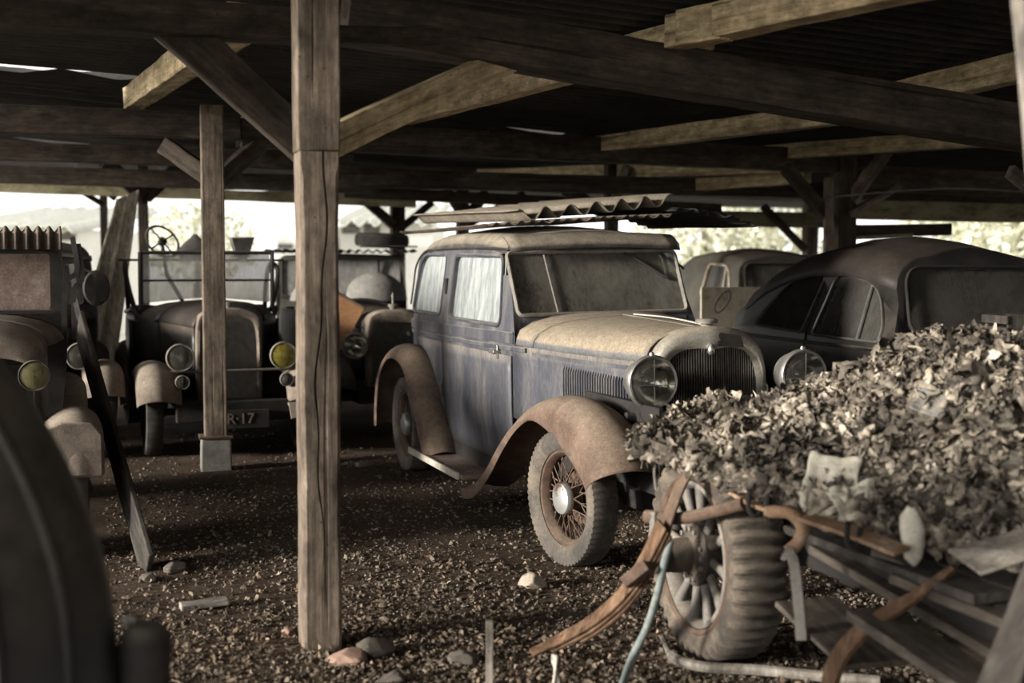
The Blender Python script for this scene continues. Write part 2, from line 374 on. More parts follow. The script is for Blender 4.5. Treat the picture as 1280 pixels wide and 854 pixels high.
tag(flat('ground','yard',-90,90,-60,140,-.09),'pale dry yard outside the shed','ground',kind='structure')
# --- tin roof in strips, gaps where the sheets have slipped
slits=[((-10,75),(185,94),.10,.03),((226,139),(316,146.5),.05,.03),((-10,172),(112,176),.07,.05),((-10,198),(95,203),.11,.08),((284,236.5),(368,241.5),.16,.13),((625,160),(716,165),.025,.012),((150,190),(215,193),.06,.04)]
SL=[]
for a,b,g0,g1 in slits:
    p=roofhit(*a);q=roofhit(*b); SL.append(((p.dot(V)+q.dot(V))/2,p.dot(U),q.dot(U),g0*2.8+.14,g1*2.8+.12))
SL.sort(); edges=[-10.0]+[s[0] for s in SL]+[19.6]; us=np.linspace(-3.0,21,90)  # roof extended unseen behind and right of the camera to cut light
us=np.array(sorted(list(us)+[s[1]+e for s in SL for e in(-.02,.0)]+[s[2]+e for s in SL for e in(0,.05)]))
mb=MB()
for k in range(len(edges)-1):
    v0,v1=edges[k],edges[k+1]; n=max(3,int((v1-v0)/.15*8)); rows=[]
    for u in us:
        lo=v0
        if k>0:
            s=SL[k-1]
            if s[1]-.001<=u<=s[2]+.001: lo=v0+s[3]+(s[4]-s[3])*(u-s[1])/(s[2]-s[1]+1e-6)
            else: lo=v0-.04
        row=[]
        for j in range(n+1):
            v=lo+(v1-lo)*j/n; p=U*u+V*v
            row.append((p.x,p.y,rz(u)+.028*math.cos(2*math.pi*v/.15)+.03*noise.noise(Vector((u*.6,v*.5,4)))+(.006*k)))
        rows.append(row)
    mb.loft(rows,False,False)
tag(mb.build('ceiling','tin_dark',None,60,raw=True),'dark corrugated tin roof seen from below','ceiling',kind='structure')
# --- unseen board wall added on the left to keep light off the cars
mb=MB(); rr=random.Random(4); v=11.0
while v<14.6:
    w=.17+.05*rr.random(); h=2.35+.12*rr.random(); c=U*(-3.05)+V*(v+w/2)
    mb.box((c.x,c.y,h/2-.1),(.03,w-.008,h),Matrix.Rotation(UA,3,'Z')); v+=w+.004
tag(mb.build('wall_left_light_block','darkplank',None,0),'dark board wall added out of view on the left to block light','wall',kind='structure')
# ------------------------------------------------------------------ posts
GP='posts that carry the shed roof'; GB='long roof beams'; GK='knee braces of the shed'; GL='pale purlins under the roof'
YAW=R(17)
p=G(400.5,803); t=thing('wooden_post','thick split wooden post standing nearest, in front of the cars','post',(p.x,p.y,0),YAW,GP)
mb=MB(); rings=[]
for i in range(41):
    z=-.05+1.98*i/40; k=i/40; x0=.012-.03*(1-k)+.016*math.sin(k*9)+.006*math.sin(k*31); dp=.03*min(1,max(0,(k-.08)*4)); g=.0045*min(1,max(.1,(k-.05)*3))
    w=.075+.002*math.sin(k*14)+random.uniform(-.0015,.0015); e=.014 if k<.97 else .006
    rings.append([(-w+e,-.078,z),(x0-g,-.078,z),(x0,-.078+dp,z),(x0+g,-.078,z),(w-e,-.078,z),(w,-.078+e,z),(w,.078,z),(-w,.078,z),(-w,-.078+e,z)])
lo=mb.loft(rings).build('lower_timber','post',t,30)
o=timber('upper_timber',None,None,(0,0,1.932),(0,0,2.72),.163,.165,'post',yaw=0,parent=t,wob=.003,bevel=.006)
p=G(269,583,0.0); d2=p.y
t=thing('wooden_post','slim square wooden post set on a concrete block before the yellow lamp tourer','post',(p.x,p.y+.03,0),R(15),GP)
timber('timber',None,None,(0,0,.2),(0,0,2.66),.165,.15,'post',yaw=0,parent=t,wob=.002,bevel=.008)
mb=MB().box((0,0,.09),(.225,.2,.25),taper=.96); fb=mb.build('footing','concrete',t,30,.012); fb['label']='rough concrete block'
mb=MB().box((0,-.006,.222),(.245,.205,.02)); mb.build('cap_plate','rustiron',t,30,.003)
def post(px,pyb,d,w,label,mat='beam',top=None,yaw=YAW):
    b=W(px,330,d); z=top if top else roofz(b)-.06
    return timber('wooden_post',label,'post',(b.x,b.y,-.06),(b.x,b.y,z),w,w,mat,GP,yaw=yaw)
def bar(name,label,cat,a,b,w,h,mat,group):
    return timber(name,label,cat,W(*a),W(*b),w,h,mat,group)
post(180,0,16.2,.125,'slim dark post behind the leaning wooden shutter')
post(131,0,18,.10,'thin post far back in the pale opening, beyond the leaning shutter')
post(497,0,18.9,.19,'dark post with spread braces behind the tin-topped van')
post(578,0,17.5,.15,'brownish post in the middle distance above the blue sedan tail')
post(764,0,14.6,.13,'short visible post above the loose sheets on the sedan roof')
post(1053,0,12.9,.19,'dark square post behind the black saloon roof')
post(1012,0,17.5,.16,'pale brown post left of the dark post behind the black saloon','post')
timber('side_board','narrow split board nailed beside the dark post behind the black saloon','board',W(1036,222,12.72),Vector((W(1036,330,12.72).x,12.72,-.03)),.09,.05,'post',GK,yaw=YAW)
# ------------------------------------------------------------------ main beams
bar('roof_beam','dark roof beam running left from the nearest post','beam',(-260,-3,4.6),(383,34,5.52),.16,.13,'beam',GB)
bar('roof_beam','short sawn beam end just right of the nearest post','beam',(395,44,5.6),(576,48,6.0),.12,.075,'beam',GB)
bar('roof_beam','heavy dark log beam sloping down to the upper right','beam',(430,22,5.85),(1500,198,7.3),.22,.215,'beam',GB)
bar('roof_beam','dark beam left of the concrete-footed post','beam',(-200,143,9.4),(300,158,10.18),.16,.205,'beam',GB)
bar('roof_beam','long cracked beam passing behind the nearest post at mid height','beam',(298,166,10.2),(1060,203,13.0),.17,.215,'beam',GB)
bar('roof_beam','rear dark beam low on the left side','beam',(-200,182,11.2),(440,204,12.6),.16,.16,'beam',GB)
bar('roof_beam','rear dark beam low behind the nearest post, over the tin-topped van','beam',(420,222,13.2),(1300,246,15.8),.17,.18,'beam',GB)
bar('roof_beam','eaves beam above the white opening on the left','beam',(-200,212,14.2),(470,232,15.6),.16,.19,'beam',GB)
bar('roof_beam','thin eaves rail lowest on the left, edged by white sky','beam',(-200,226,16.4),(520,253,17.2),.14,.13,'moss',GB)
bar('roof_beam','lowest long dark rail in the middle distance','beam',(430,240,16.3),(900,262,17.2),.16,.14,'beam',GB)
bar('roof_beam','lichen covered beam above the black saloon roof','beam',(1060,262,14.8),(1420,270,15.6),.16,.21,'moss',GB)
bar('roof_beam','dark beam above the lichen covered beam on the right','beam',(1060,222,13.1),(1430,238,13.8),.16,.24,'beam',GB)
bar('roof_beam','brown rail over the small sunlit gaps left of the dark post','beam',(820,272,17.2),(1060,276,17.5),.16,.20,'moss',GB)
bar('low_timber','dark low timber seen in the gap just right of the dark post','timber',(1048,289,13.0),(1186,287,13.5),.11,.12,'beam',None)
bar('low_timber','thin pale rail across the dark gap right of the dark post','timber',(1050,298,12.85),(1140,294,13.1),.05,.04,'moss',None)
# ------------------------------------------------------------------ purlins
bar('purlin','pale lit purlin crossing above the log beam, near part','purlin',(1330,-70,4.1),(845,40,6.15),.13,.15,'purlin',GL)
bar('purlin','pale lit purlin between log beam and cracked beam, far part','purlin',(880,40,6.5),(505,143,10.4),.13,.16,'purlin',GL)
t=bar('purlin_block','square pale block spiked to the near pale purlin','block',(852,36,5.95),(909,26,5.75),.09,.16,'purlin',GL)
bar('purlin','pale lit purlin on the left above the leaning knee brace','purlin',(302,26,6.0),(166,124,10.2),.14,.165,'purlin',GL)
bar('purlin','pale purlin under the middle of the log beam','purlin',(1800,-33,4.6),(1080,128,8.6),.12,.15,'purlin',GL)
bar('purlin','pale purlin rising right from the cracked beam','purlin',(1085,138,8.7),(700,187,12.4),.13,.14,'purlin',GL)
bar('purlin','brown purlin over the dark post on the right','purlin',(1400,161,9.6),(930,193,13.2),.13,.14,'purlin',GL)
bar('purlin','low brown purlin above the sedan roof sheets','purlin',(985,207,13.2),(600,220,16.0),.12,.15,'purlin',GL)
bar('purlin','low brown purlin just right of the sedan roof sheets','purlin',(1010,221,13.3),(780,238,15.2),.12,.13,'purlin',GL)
# ------------------------------------------------------------------ braces
bar('knee_brace','broad dark knee brace from nearest post up to the left','brace',(408,205,5.50),(205,22,5.28),.09,.16,'beam',GK)
bar('knee_brace','pale knee brace from nearest post up to the right','brace',(405,181,5.36),(640,72,6.15),.08,.125,'purlin',GK)  # paler wood than its twin stands in for light falling on it
bar('knee_brace','splintered brace left of the concrete-footed post','brace',(262,222,9.86),(204,181,9.95),.07,.13,'beam',GK)
bar('knee_brace','dark brace right of the concrete-footed post','brace',(274,224,9.9),(325,180,10.25),.07,.13,'beam',GK)
bar('knee_brace','dark brace left of the post behind the shutter','brace',(178,246,16.1),(132,202,15.9),.08,.18,'beam',GK)
bar('knee_brace','dark brace right of the post behind the shutter','brace',(182,247,16.2),(224,207,16.4),.08,.16,'beam',GK)
bar('knee_brace','thin brace farthest left under the eaves','brace',(129,256,17.9),(88,231,17.7),.06,.07,'beam',GK)
bar('knee_brace','brown brace just above the leaning shutter','brace',(146,246,16.9),(108,219,16.7),.08,.12,'beam',GK)
bar('knee_brace','left spread brace of the post behind the tin-topped van','brace',(492,282,18.8),(455,249,18.6),.1,.13,'beam',GK)
bar('knee_brace','right spread brace of the post behind the tin-topped van','brace',(502,285,18.9),(540,253,19.2),.08,.09,'beam',GK)
bar('knee_brace','thin left brace of the brownish middle post','brace',(579,272,17.45),(558,236,17.2),.08,.1,'beam',GK)
bar('knee_brace','thin right brace of the brownish middle post','brace',(581,276,17.5),(608,240,17.7),.09,.13,'beam',GK)
bar('knee_brace','slanting strut between the middle post and the roof sheets','brace',(582,283,17.5),(655,242,17.9),.07,.09,'beam',GK)
bar('knee_brace','broad strut left of the short post above the sheets','brace',(760,270,14.6),(706,236,14.5),.07,.14,'beam',GK)
bar('knee_brace','pale slanting strut right of the short post above the sheets','brace',(768,252,14.5),(785,208,14.4),.06,.11,'post',GK)
bar('knee_brace','left brace of the dark post behind the black saloon','brace',(1040,278,12.8),(982,210,12.5),.08,.12,'beam',GK)
bar('knee_brace','upper right brace of the dark post behind the black saloon','brace',(1064,250,12.85),(1108,188,12.8),.07,.14,'post',GK)
bar('knee_brace','lower right thin brace of the dark post behind the black saloon','brace',(1064,268,12.75),(1124,232,12.9),.06,.07,'post',GK)
bar('knee_brace','thin diagonal stay left of the pale brown post','brace',(1006,312,17.4),(954,258,17.2),.08,.09,'beam',GK)
bar('knee_brace','short slanting stay at the upper right edge','brace',(1290,238,9.0),(1262,214,8.9),.06,.09,'post',GK)
timber('leaning_timber','blurred pale timber leaning in at the upper right edge','timber',W(1275,-60,3.3),G(1372,1100),.05,.05,'greyplank')
# sagging wire
mb=MB(); mb.tube(spl([W(1040,246,12.6),W(1180,236,12.8),W(1300,241,13)],14),.008,6)
tag(mb.build('wire','greyiron',None),'thin sagging wire stretched under the right hand beams','wire')
# ------------------------------------------------------------------ beyond the shed
def box_building(name,label,px0,px1,pyt,d,dep,mat,roofmat=None,win=None):
    a=W(px0,330,d); b=W(px1,330,d); zt=W(px0,pyt,d).z
    t=thing(name,label,'building',((a.x+b.x)/2,d,-.1)); w=b.x-a.x
    MB().box((0,dep/2,zt/2),(w,dep,zt+.1)).build('wall',mat,t,30)
    for (q0,q1,r0,r1) in (win or []):
        A=W(q0,r0,d)-Vector(t.location);B=W(q1,r1,d)-Vector(t.location)
        MB().box(((A.x+B.x)/2,-.02,(A.z+B.z)/2),(abs(B.x-A.x),.08,abs(A.z-B.z))).build('window','glass_mid',t,30)
    if roofmat:
        mb=corr(dep+1.4,w+.3,.09,.42,3,6); mb.v=[(y,x+dep/2,z+zt+.08+(x+dep/2)*.10) for x,y,z in mb.v]; mb.build('roof',roofmat,t,60,solid=.03)
    return t
box_building('shed','low pale shed with a wavy roof edge beyond the left opening',-60,97,283,27,5,'plaster','tin_out',[(70,94,291,300)])
box_building('outbuilding','small pale flat-roofed outbuilding seen beside the nearest post',346,396,275,34,6,'plaster',None,[(348,366,305,311)])
box_building('outbuilding','pale grey open-fronted building behind the braced post',425,540,276,36,7,'plaster','tin_out',[(428,450,280,292),(455,475,280,292)])
def tree(px,d,h,cr,label,seed):
    b=W(px,330,d); t=thing('tree',label,'tree',(b.x,b.y,-.1),0,'trees beyond the shed')
    r=np.random.default_rng(seed); MB().tube(spl([(0,0,0),(.05,.04,h*.35),(-.06,0,h*.8)],8),[.2,.19,.18,.16,.14,.12,.1,.06],8).build('trunk','bark',t)
    n=1500; c=r.normal(size=(n,3)); c/=np.linalg.norm(c,axis=1)[:,None]; c*=(r.random((n,1))**.4)
    c=c*np.array([cr,cr,h*.42])+np.array([0,0,h*.58]); vs=[];fs=[]
    for i in range(n):
        a=r.normal(size=3);a/=np.linalg.norm(a);b2=np.cross(a,r.normal(size=3));b2/=np.linalg.norm(b2);s=.10+.1*r.random()
        k=len(vs); vs+= [c[i]+a*s,c[i]+b2*s*.6,c[i]-a*s,c[i]-b2*s*.6]; fs.append((k,k+1,k+2,k+3))
    MB().add(vs,fs).build('foliage','leafgreen',t,0,raw=True)
tree(880,46,5,2.6,'pale leafy tree in the gap above the olive grey saloon',1)
tree(965,50,5.5,2.6,'pale leafy tree left of the pale brown post, beyond the shed',2)
tree(1205,48,5,2.2,'light green tree in the gap above the black saloon roof',3)
tree(1275,42,4.6,2.4,'dark leaved tree at the far right gap',4)
tree(245,60,4.4,3.0,'faint pale tree in the white opening behind the tourer',5)
# ================================================================== VEHICLE HELPERS
def wheel(car,loc,steer,Rt=.345,w=.15,rim=.245,kind='wire',tyre='rubber',side=-1,flat=0,n=64,hub=True,rimmat='rustiron'):
    """rim (the part) with tyre, spokes and hub cap as sub-parts; axle along local y, outer face towards side"""
    r=MB(); a=w/2
    r.lathe([(rim+.012,-a*.62),(rim-.012,-a*.55),(rim-.03,-a*.2),(rim-.03,a*.2),(rim-.012,a*.55),(rim+.012,a*.62),(rim-.004,a*.3),(rim-.004,-a*.3)],(0,0,0),(0,1,0),n,True)
    o=r.build('wheel',rimmat,car,40); o.location=loc; o.rotation_euler=(0,0,steer)
    T=MB(); sh=Rt-.02
    prof=[(rim,-a*.66),(rim+.02,-a*.86),((rim+Rt)/2,-a*1.02),(sh-.012,-a*.99),(sh+.012,-a*.9),(Rt-.002,-a*.62),(Rt,-a*.2),(Rt,a*.2),(Rt-.002,a*.62),(sh+.012,a*.9),(sh-.012,a*.99),((rim+Rt)/2,a*1.02),(rim+.02,a*.86),(rim,a*.66)]
    lug=lambda j,k:(-.0075 if (j%3==0) else 0.002) if k in(3,4,5,8,9,10) else 0
    T.lathe(prof,(0,0,0),(0,1,0),n*3,True,lug)
    if flat: T.v=[(x,y*(1+.25*max(0,(-z-Rt+flat*2.6)/Rt*4)),max(z,-Rt+flat)) for x,y,z in T.v]
    T.build('tyre',tyre,o,50)
    s=side; q=MB()
    if kind=='wire':
        for k in range(36):
            A=2*math.pi*k/36; B=A+(.42 if k%2 else -.42); out=(k//2)%2
            ry=s*(a*.5 if out else -a*.1)
            q.tube([(.062*math.sin(B),ry,.062*math.cos(B)),((rim-.02)*math.sin(A),s*a*.05*(1 if out else -1),(rim-.02)*math.cos(A))],.0034,5,caps=False)
        q.lathe([(.07,-s*a*.35),(.072,s*a*.5),(.05,s*a*.62)],(0,0,0),(0,1,0),24)
        q.build('wire_spokes','rustiron',o,60)
        d=MB().lathe([(.14,-s*a*.42),(.15,-s*a*.7),(.02,-s*a*.75)],(0,0,0),(0,1,0),28); d.build('brake_drum','rustiron',o,40)
        if hub:
            h=MB().lathe([(.082,s*a*.42),(.085,s*a*.62),(.078,s*a*.85),(.05,s*a*1.0),(.046,s*a*1.02),(.002,s*a*1.04)],(0,0,0),(0,1,0),32)
            h.build('hubcap','hubmat',o,40)
    elif kind=='disc':
        q.lathe([(rim-.02,-s*a*.1),(rim-.05,s*a*.25),(.12,s*a*.3),(.09,s*a*.6),(.002,s*a*.66)],(0,0,0),(0,1,0),n); q.build('disc','blackmatt',o,40)
    return o
def headlight(car,loc,Rh=.125,depth=.16,lens='lens',shell='chrome',bezel='chrome',cross=True,yaw=0,name='headlight'):
    o=MB().lathe([(Rh*.97,0),(Rh*1.0,-.02),(Rh*.97,-.05),(Rh*.8,-depth*.65),(Rh*.5,-depth*.93),(.004,-depth)],(0,0,0),(1,0,0),40).build(name,shell,car,40)
    o.location=loc; o.rotation_euler=(0,0,yaw)
    MB().lathe([(Rh*.9,.008),(Rh*.99,.012),(Rh*1.05,-.003),(Rh*1.04,-.022),(Rh*.96,-.024)],(0,0,0),(1,0,0),40).build('rim',bezel,o,40)
    MB().lathe([(Rh*.95,-.004),(Rh*.8,-.04),(Rh*.52,-.075),(Rh*.2,-.09),(.003,-.092)],(0,0,0),(1,0,0),40).build('reflector','mirror',o,180)
    m=MB().lathe([(Rh*.93,.006),(Rh*.6,.017),(Rh*.3,.021),(.003,.022)],(0,0,0),(1,0,0),36); m.build('lens',lens,o,180)
    if cross:
        MB().box((.022,0,0),(.004,.004,Rh*1.75)).box((.022,0,-.1*Rh),(.004,Rh*1.75,.004)).build('cross_wire','chrome',o,0)
        MB().lathe([(.014,0),(.012,.012),(.004,.018)],(-.01,0,Rh*1.03),(0,0,1),12).build('top_stud','chrome',o,40)
    MB().lathe([(Rh*.14,0),(Rh*.12,.03),(.003,.04)],(-.085,0,0),(1,0,0),14).build('bulb','chrome',o,40)
    return o
def fender(car,path,lips,yi,yo,mat,name='fender',n=36,th=.006,taper=None,solid_end=False):
    P=spl([(x,0,z) for x,z in path],n); Lp=[l[0] for l in spl([(l,0,0) for l in lips],n)]
    rings=[]
    YI=spl([(y,0,0) for y in (yi if isinstance(yi,list) else [yi]*3)],n); YO=spl([(y,0,0) for y in (yo if isinstance(yo,list) else [yo]*3)],n)
    for i in range(n):
        a=Vector(P[max(0,i-1)]);b=Vector(P[min(n-1,i+1)]); t=(b-a).normalized(); nr=Vector((-t.z,0,t.x))
        if nr.z<0 and abs(nr.z)>.95: nr=-nr
        y0,y1=YI[i][0],YO[i][0]; w=abs(y1-y0); L=Lp[i]; ring=[]
        for f,dn in ((0,.30*w),(.18,.13*w),(.38,.035*w),(.55,0),(.72,.03*w),(.86,.10*w),(.95,.2*w),(1.0,.34*w)):
            ring.append(Vector(P[i])+nr*(-min(dn,L))+Vector((0,y0+(y1-y0)*f,0)))
        lo=max(L,.345*w)
        for k in (.35,.7,1.0):
            ring.append(Vector(P[i])+nr*-(min(.34*w,L)+(lo-min(.34*w,L))*k)+Vector((0,y1-(.012*k if y1>0 else -.012*k),0)))
        rings.append(ring)
    return MB().loft(rings,False,False).build(name,mat,car,60,solid=th,subsurf=1)
def half_ring(X,Wd,zb,zbelt,zr,tum=.07,corner=.16,crown=.05,rake=0,xf=0,tuck=.05):
    """cross-section of a car body at X: list of (x,y,z) right side bottom -> roof centre -> left"""
    pts=[(0,zb),(Wd*.6,zb),(Wd-tuck-.02,zb),(Wd-tuck,zb+.03),(Wd-tuck*.35,zb+(zbelt-zb)*.45),(Wd,zb+(zbelt-zb)*.8),(Wd,zbelt)]
    ze=max(zr-crown-corner,zbelt+.015); We=Wd-tum*(ze-zbelt)/.5
    for k in (.33,.66,1): pts.append((Wd+(We-Wd)*k,zbelt+(ze-zbelt)*k))
    cz=max(zr-crown-ze,.01); cw=min(corner,We*.6)
    for k in range(1,7):
        a=k/6*math.pi/2; pts.append((We-cw+cw*math.cos(a)**.9,ze+cz*math.sin(a)**.9))
    for k in (.66,.33,0):
        pts.append(((We-cw)*k,zr-crown*k*k))
    R_=[(-y,z) for y,z in pts]; L_=[(y,z) for y,z in pts[-2:0:-1]]
    return [(X-rake*max(0,z-zbelt)-xf*(y/max(Wd,.01))**2,y,z) for y,z in R_+L_]
def body_shell(stations,openings,thick=.035,**kw):
    """hollow shell with window openings cut through; stations: (X,W,zb,zbelt,zr,rake)"""
    def rings(sh):
        out=[]; k=len(stations)
        for i,(X,Wd,zb,zt,zr,rk) in enumerate(stations):
            xx=X+(-sh if i==0 else (sh if i==k-1 else 0))
            out.append(half_ring(xx,Wd-sh,zb+sh,zt,zr-sh,rake=rk,**kw))
        return out
    me=MB().loft(rings(0)).mesh('shell'); inner=MB().loft(rings(thick))
    return cut(me,[inner]+openings)
def side_cut(poly,y0,y1):
    return MB().prism(poly,lambda x,z:(x,y0,z),lambda x,z:(x,y1,z))
def front_cut(poly,x0,x1):
    return MB().prism(poly,lambda y,z:(x0,y,z),lambda y,z:(x1,y,z))
def inset(poly,d):
    c=[sum(p[i] for p in poly)/len(poly) for i in(0,1)]
    out=[]; n=len(poly)
    for i in range(n):
        a=Vector(poly[i-1]);b=Vector(poly[i]);e=Vector(poly[(i+1)%n])
        t=(e-a); t=t.normalized() if t.length>1e-9 else Vector((1,0)); nr=Vector((-t.y,t.x))
        if nr.dot(Vector(c)-b)<0: nr=-nr
        out.append(tuple(b+nr*d))
    return out
def pane(parent,poly,fn,mat,name='window_pane',th=.005):
    mb=MB(); n=len(poly); mb.v=[tuple(fn(*p)) for p in poly]; mb.f=[tuple(range(n))]
    return mb.build(name,mat,parent,0,solid=th)
def trim_loop(parent,poly,fn,r,mat,name='window_trim',flat=1.0):
    mb=MB(); mb.tube([fn(*p) for p in poly],r,6,closed=True); return mb.build(name,mat,parent,60)
M['hubmat']=MAT('worn_hub_cap',(.40,.40,.38),(.56,.56,.53),5,.4,.6,.1,spots=(5.5,(.16,.105,.075),.56,.62))
# ================================================================== MAIN SEDAN
HM=R(-71.46)
car=thing('sedan','dusty blue-grey 1930s sedan with rust-brown fenders and large round headlamps','car',(.973,6.831,0),HM,None,R(.9))
wy=lambda z,W0=.60,zb=1.06,t=.13: W0-t*max(0,z-zb)
win1=roundpoly([(-2.60,1.15),(-1.475,1.145),(-1.55,1.545),(-2.575,1.56)],[.05,.05,.06,.06])
win2=roundpoly([(-3.60,1.165),(-2.84,1.16),(-2.82,1.565),(-3.50,1.565)],[.05,.04,.04,.16])
wnd=roundpoly([(-.55,1.205),(.55,1.205),(.555,1.575),(-.555,1.575)],.035)
st=[(-1.17,.60,.27,1.08,1.70,.55),(-1.45,.60,.27,1.08,1.725,.50),(-1.9,.605,.27,1.07,1.745,.3),(-2.5,.61,.27,1.06,1.755,.1),(-3.1,.605,.27,1.06,1.745,0),(-3.45,.59,.28,1.06,1.715,0),(-3.7,.565,.30,1.06,1.655,0),(-3.86,.53,.33,1.05,1.56,0),(-3.95,.49,.36,1.05,1.42,0),(-3.99,.44,.4,1.04,1.28,0)]
ops=[side_cut(p,s*.4,s*.8) for p in(win1,win2) for s in(-1,1)]+[front_cut(wnd,-1.9,-.9)]
me=body_shell(st,ops,.03,tum=.065,corner=.15,crown=.035)
body=place(me,'body','blue',car,35)
# roof skin in dark leathercloth, just proud of the body above the gutter line
rings=[]
for (X,Wd,zb,zt,zr,rk) in [(-1.205,.60,.27,1.08,1.70,.55)]+st[1:8]:
    r=half_ring(X,Wd+.004,zb,zt,zr+.006,rake=rk,tum=.065,corner=.15,crown=.035); rings.append(r[10:-9])
MB().loft(rings,False,False).build('roof_skin','blackroof',car,60,solid=.004)
for s in(-1,1):
    f=lambda x,z,s=s:(x,s*(wy(z)-.022),z); g=lambda x,z,s=s:(x,s*(wy(z)+.003),z)
    pane(car,inset(win1,-.008),f,'glass_side','door_window'); pane(car,inset(win2,-.008),f,'glass_side','rear_side_window')
    trim_loop(car,inset(win1,-.014),g,.012,'blue','window_frame'); trim_loop(car,inset(win2,-.014),g,.012,'blue','window_frame')
    # gutter rail
    mb=MB(); mb.tube(spl([(-1.44,s*.545,1.585),(-1.50,s*.548,1.60),(-2.2,s*.55,1.613),(-3.0,s*.548,1.612),(-3.42,s*.538,1.60),(-3.66,s*.545,1.50),(-3.74,s*.55,1.36),(-3.78,s*.565,1.2)],40),.008,6); mb.build('gutter','blackmatt',car)
    # belt mouldings
    mb=MB(); mb.strip(spl([(-1.19,s*.602,1.072),(-2.4,s*.612,1.062),(-3.4,s*.594,1.055),(-3.86,s*.535,1.05),(-3.97,s*.48,1.04)],30),.07,.016,(0,s,0))
    mb.strip(spl([(-1.02,s*.585,1.01),(-1.3,s*.601,1.008),(-2.4,s*.61,1.0),(-3.4,s*.592,.995),(-3.86,s*.532,.99),(-3.97,s*.478,.985)],30),.028,.018,(0,s,0))
    mb.build('belt_moulding','blue',car,50,.004)
    # doors: front and rear with shut lines, hinges, handle
    for (xa,xb,nm) in((-2.705,-1.215,'front_door'),(-3.50,-2.73,'rear_door')):
        xs=np.linspace(xa,xb,10); rings=[]
        for z in np.linspace(.285,.965,8):
            tuck=.05*max(0,(.62-z)/.35)**1.2 if z<.62 else 0
            row=[]
            for x in xs:
                xx=x
                if nm=='rear_door' and z<.9: xx=max(x,-3.5+ .62*(1-((z-.28)/.62)**.7))
                row.append((xx,s*((.603 if x>-3 else .603-.02*(-3-x)*2)-tuck*.72+.006),z))
            rings.append(row)
        d=MB().loft(rings,False,False).build(nm,'blue',car,60,solid=.012,offset=0)
        if nm=='front_door':
            MB().box((-1.50,s*.632,.975),(.125,.022,.024)).tube([(-1.45,s*.59,.977),(-1.45,s*.65,.977)],.016,10).box((-1.445,s*.621,.977),(.018,.008,.085)).build('handle','chrome',d,40,.006)
            MB().tube([(-2.715,s*.612,.585),(-2.715,s*.612,.675)],.017,8).tube([(-2.715,s*.575,1.30),(-2.715,s*.575,1.41)],.017,8).build('hinge','blackmatt',d,40)
        else: MB().tube([(-3.74,s*.60,.975),(-3.68,s*.615,.975)],.014,8).build('handle','blackmatt',d,40)
fw=lambda y,z:(-1.17-.55*max(0,z-1.08)-.012,y,z)
pane(car,inset(wnd,-.008),fw,'glass_wind','windscreen')
fo=lambda y,z:(-1.17-.55*max(0,z-1.08)+.006,y,z)
ft=trim_loop(car,inset(wnd,-.002),fo,.014,'greyiron','windscreen_frame')
MB().tube([fo(-.30,1.215),fo(-.318,1.56)],.006,6).build('glass_joint','greyiron',ft,40)
for y0,dy in((.22,.20),(.46,.09)):
    mb=MB(); mb.tube([fo(y0-.03,1.585),fo(y0+.02,1.555),fo(y0+dy,1.43+.03*(dy<.1))],.006,6); mb.strip([fo(y0+.05+.0*dy,1.535),fo(y0+dy+.05,1.40+.06*(dy<.1))],.014,.012,(1,0,0)); mb.build('wiper','blackmatt',car,40)
# visor strip above the screen
mb=MB(); mb.loft([[(-1.40-dx,y,1.60+dz-.02*(y/.55)**2) for y in np.linspace(-.56,.56,15)] for dx,dz in((-.05,0),(-.035,.035),(.02,.07),(.08,.095))],False,False); mb.build('front_header','blackroof',car,60,solid=.01)
# cowl + hood
def hood_ring(X,w,zc,zs,zlow=None):
    p=[(w,zs),(w*.985,zs+(zc-zs)*.22),(w*.93,zs+(zc-zs)*.46),(w*.8,zs+(zc-zs)*.70),(w*.6,zs+(zc-zs)*.86),(w*.3,zs+(zc-zs)*.965),(0,zc)]
    return [(X,-y,z) for y,z in p]+[(X,y,z) for y,z in p[-2::-1]]
cs=spl([(-1.20,.595,1.215,1.035),(-1.08,.58,1.205,1.03),(-.96,.562,1.198,1.028)],6)
MB().loft([hood_ring(*c) for c in cs],False,False).build('cowl','hood',car,60,solid=.008)
hs=spl([(-.95,.56,1.197,1.027),(-.6,.50,1.19,1.02),(-.2,.405,1.178,1.012),(.085,.325,1.165,1.008)],18)
MB().loft([hood_ring(*c) for c in hs],False,False).build('hood','hood',car,60,solid=.008)
hg=MB(); hg.tube([(-.95,0,1.202),(.085,0,1.17)],.006,6); hg.build('hood_hinge','hood',car)
for s in(-1,1):
    mb=MB(); mb.loft([[(c[0],s*(c[1]+.002),z) for z in np.linspace(.60,c[3],5)] for c in [( -1.2,.60,0,1.03)]+hs],False,False)
    d=mb.build('hood_side','blue',car,60,solid=.006)
    mb=MB()
    for k in range(29):
        u=k/28; X=-.60+.62*u; y=np.interp(X,[-.95,-.6,-.2,.085],[.56,.50,.405,.325])+.006
        mb.strip([(X,s*y,.70),(X+.002,s*(y+.009),.72),(X+.004,s*(y+.009),.925-.03*u),(X,s*y,.945-.03*u)],.011,.010,(0,s,0))
    mb.build('louvre',M['blue'],d,30)
    mb=MB(); mb.strip([(c[0],s*(c[1]+.006),c[3]-.035) for c in hs],.02,.012,(0,s,0)); mb.build('moulding','blue',d)
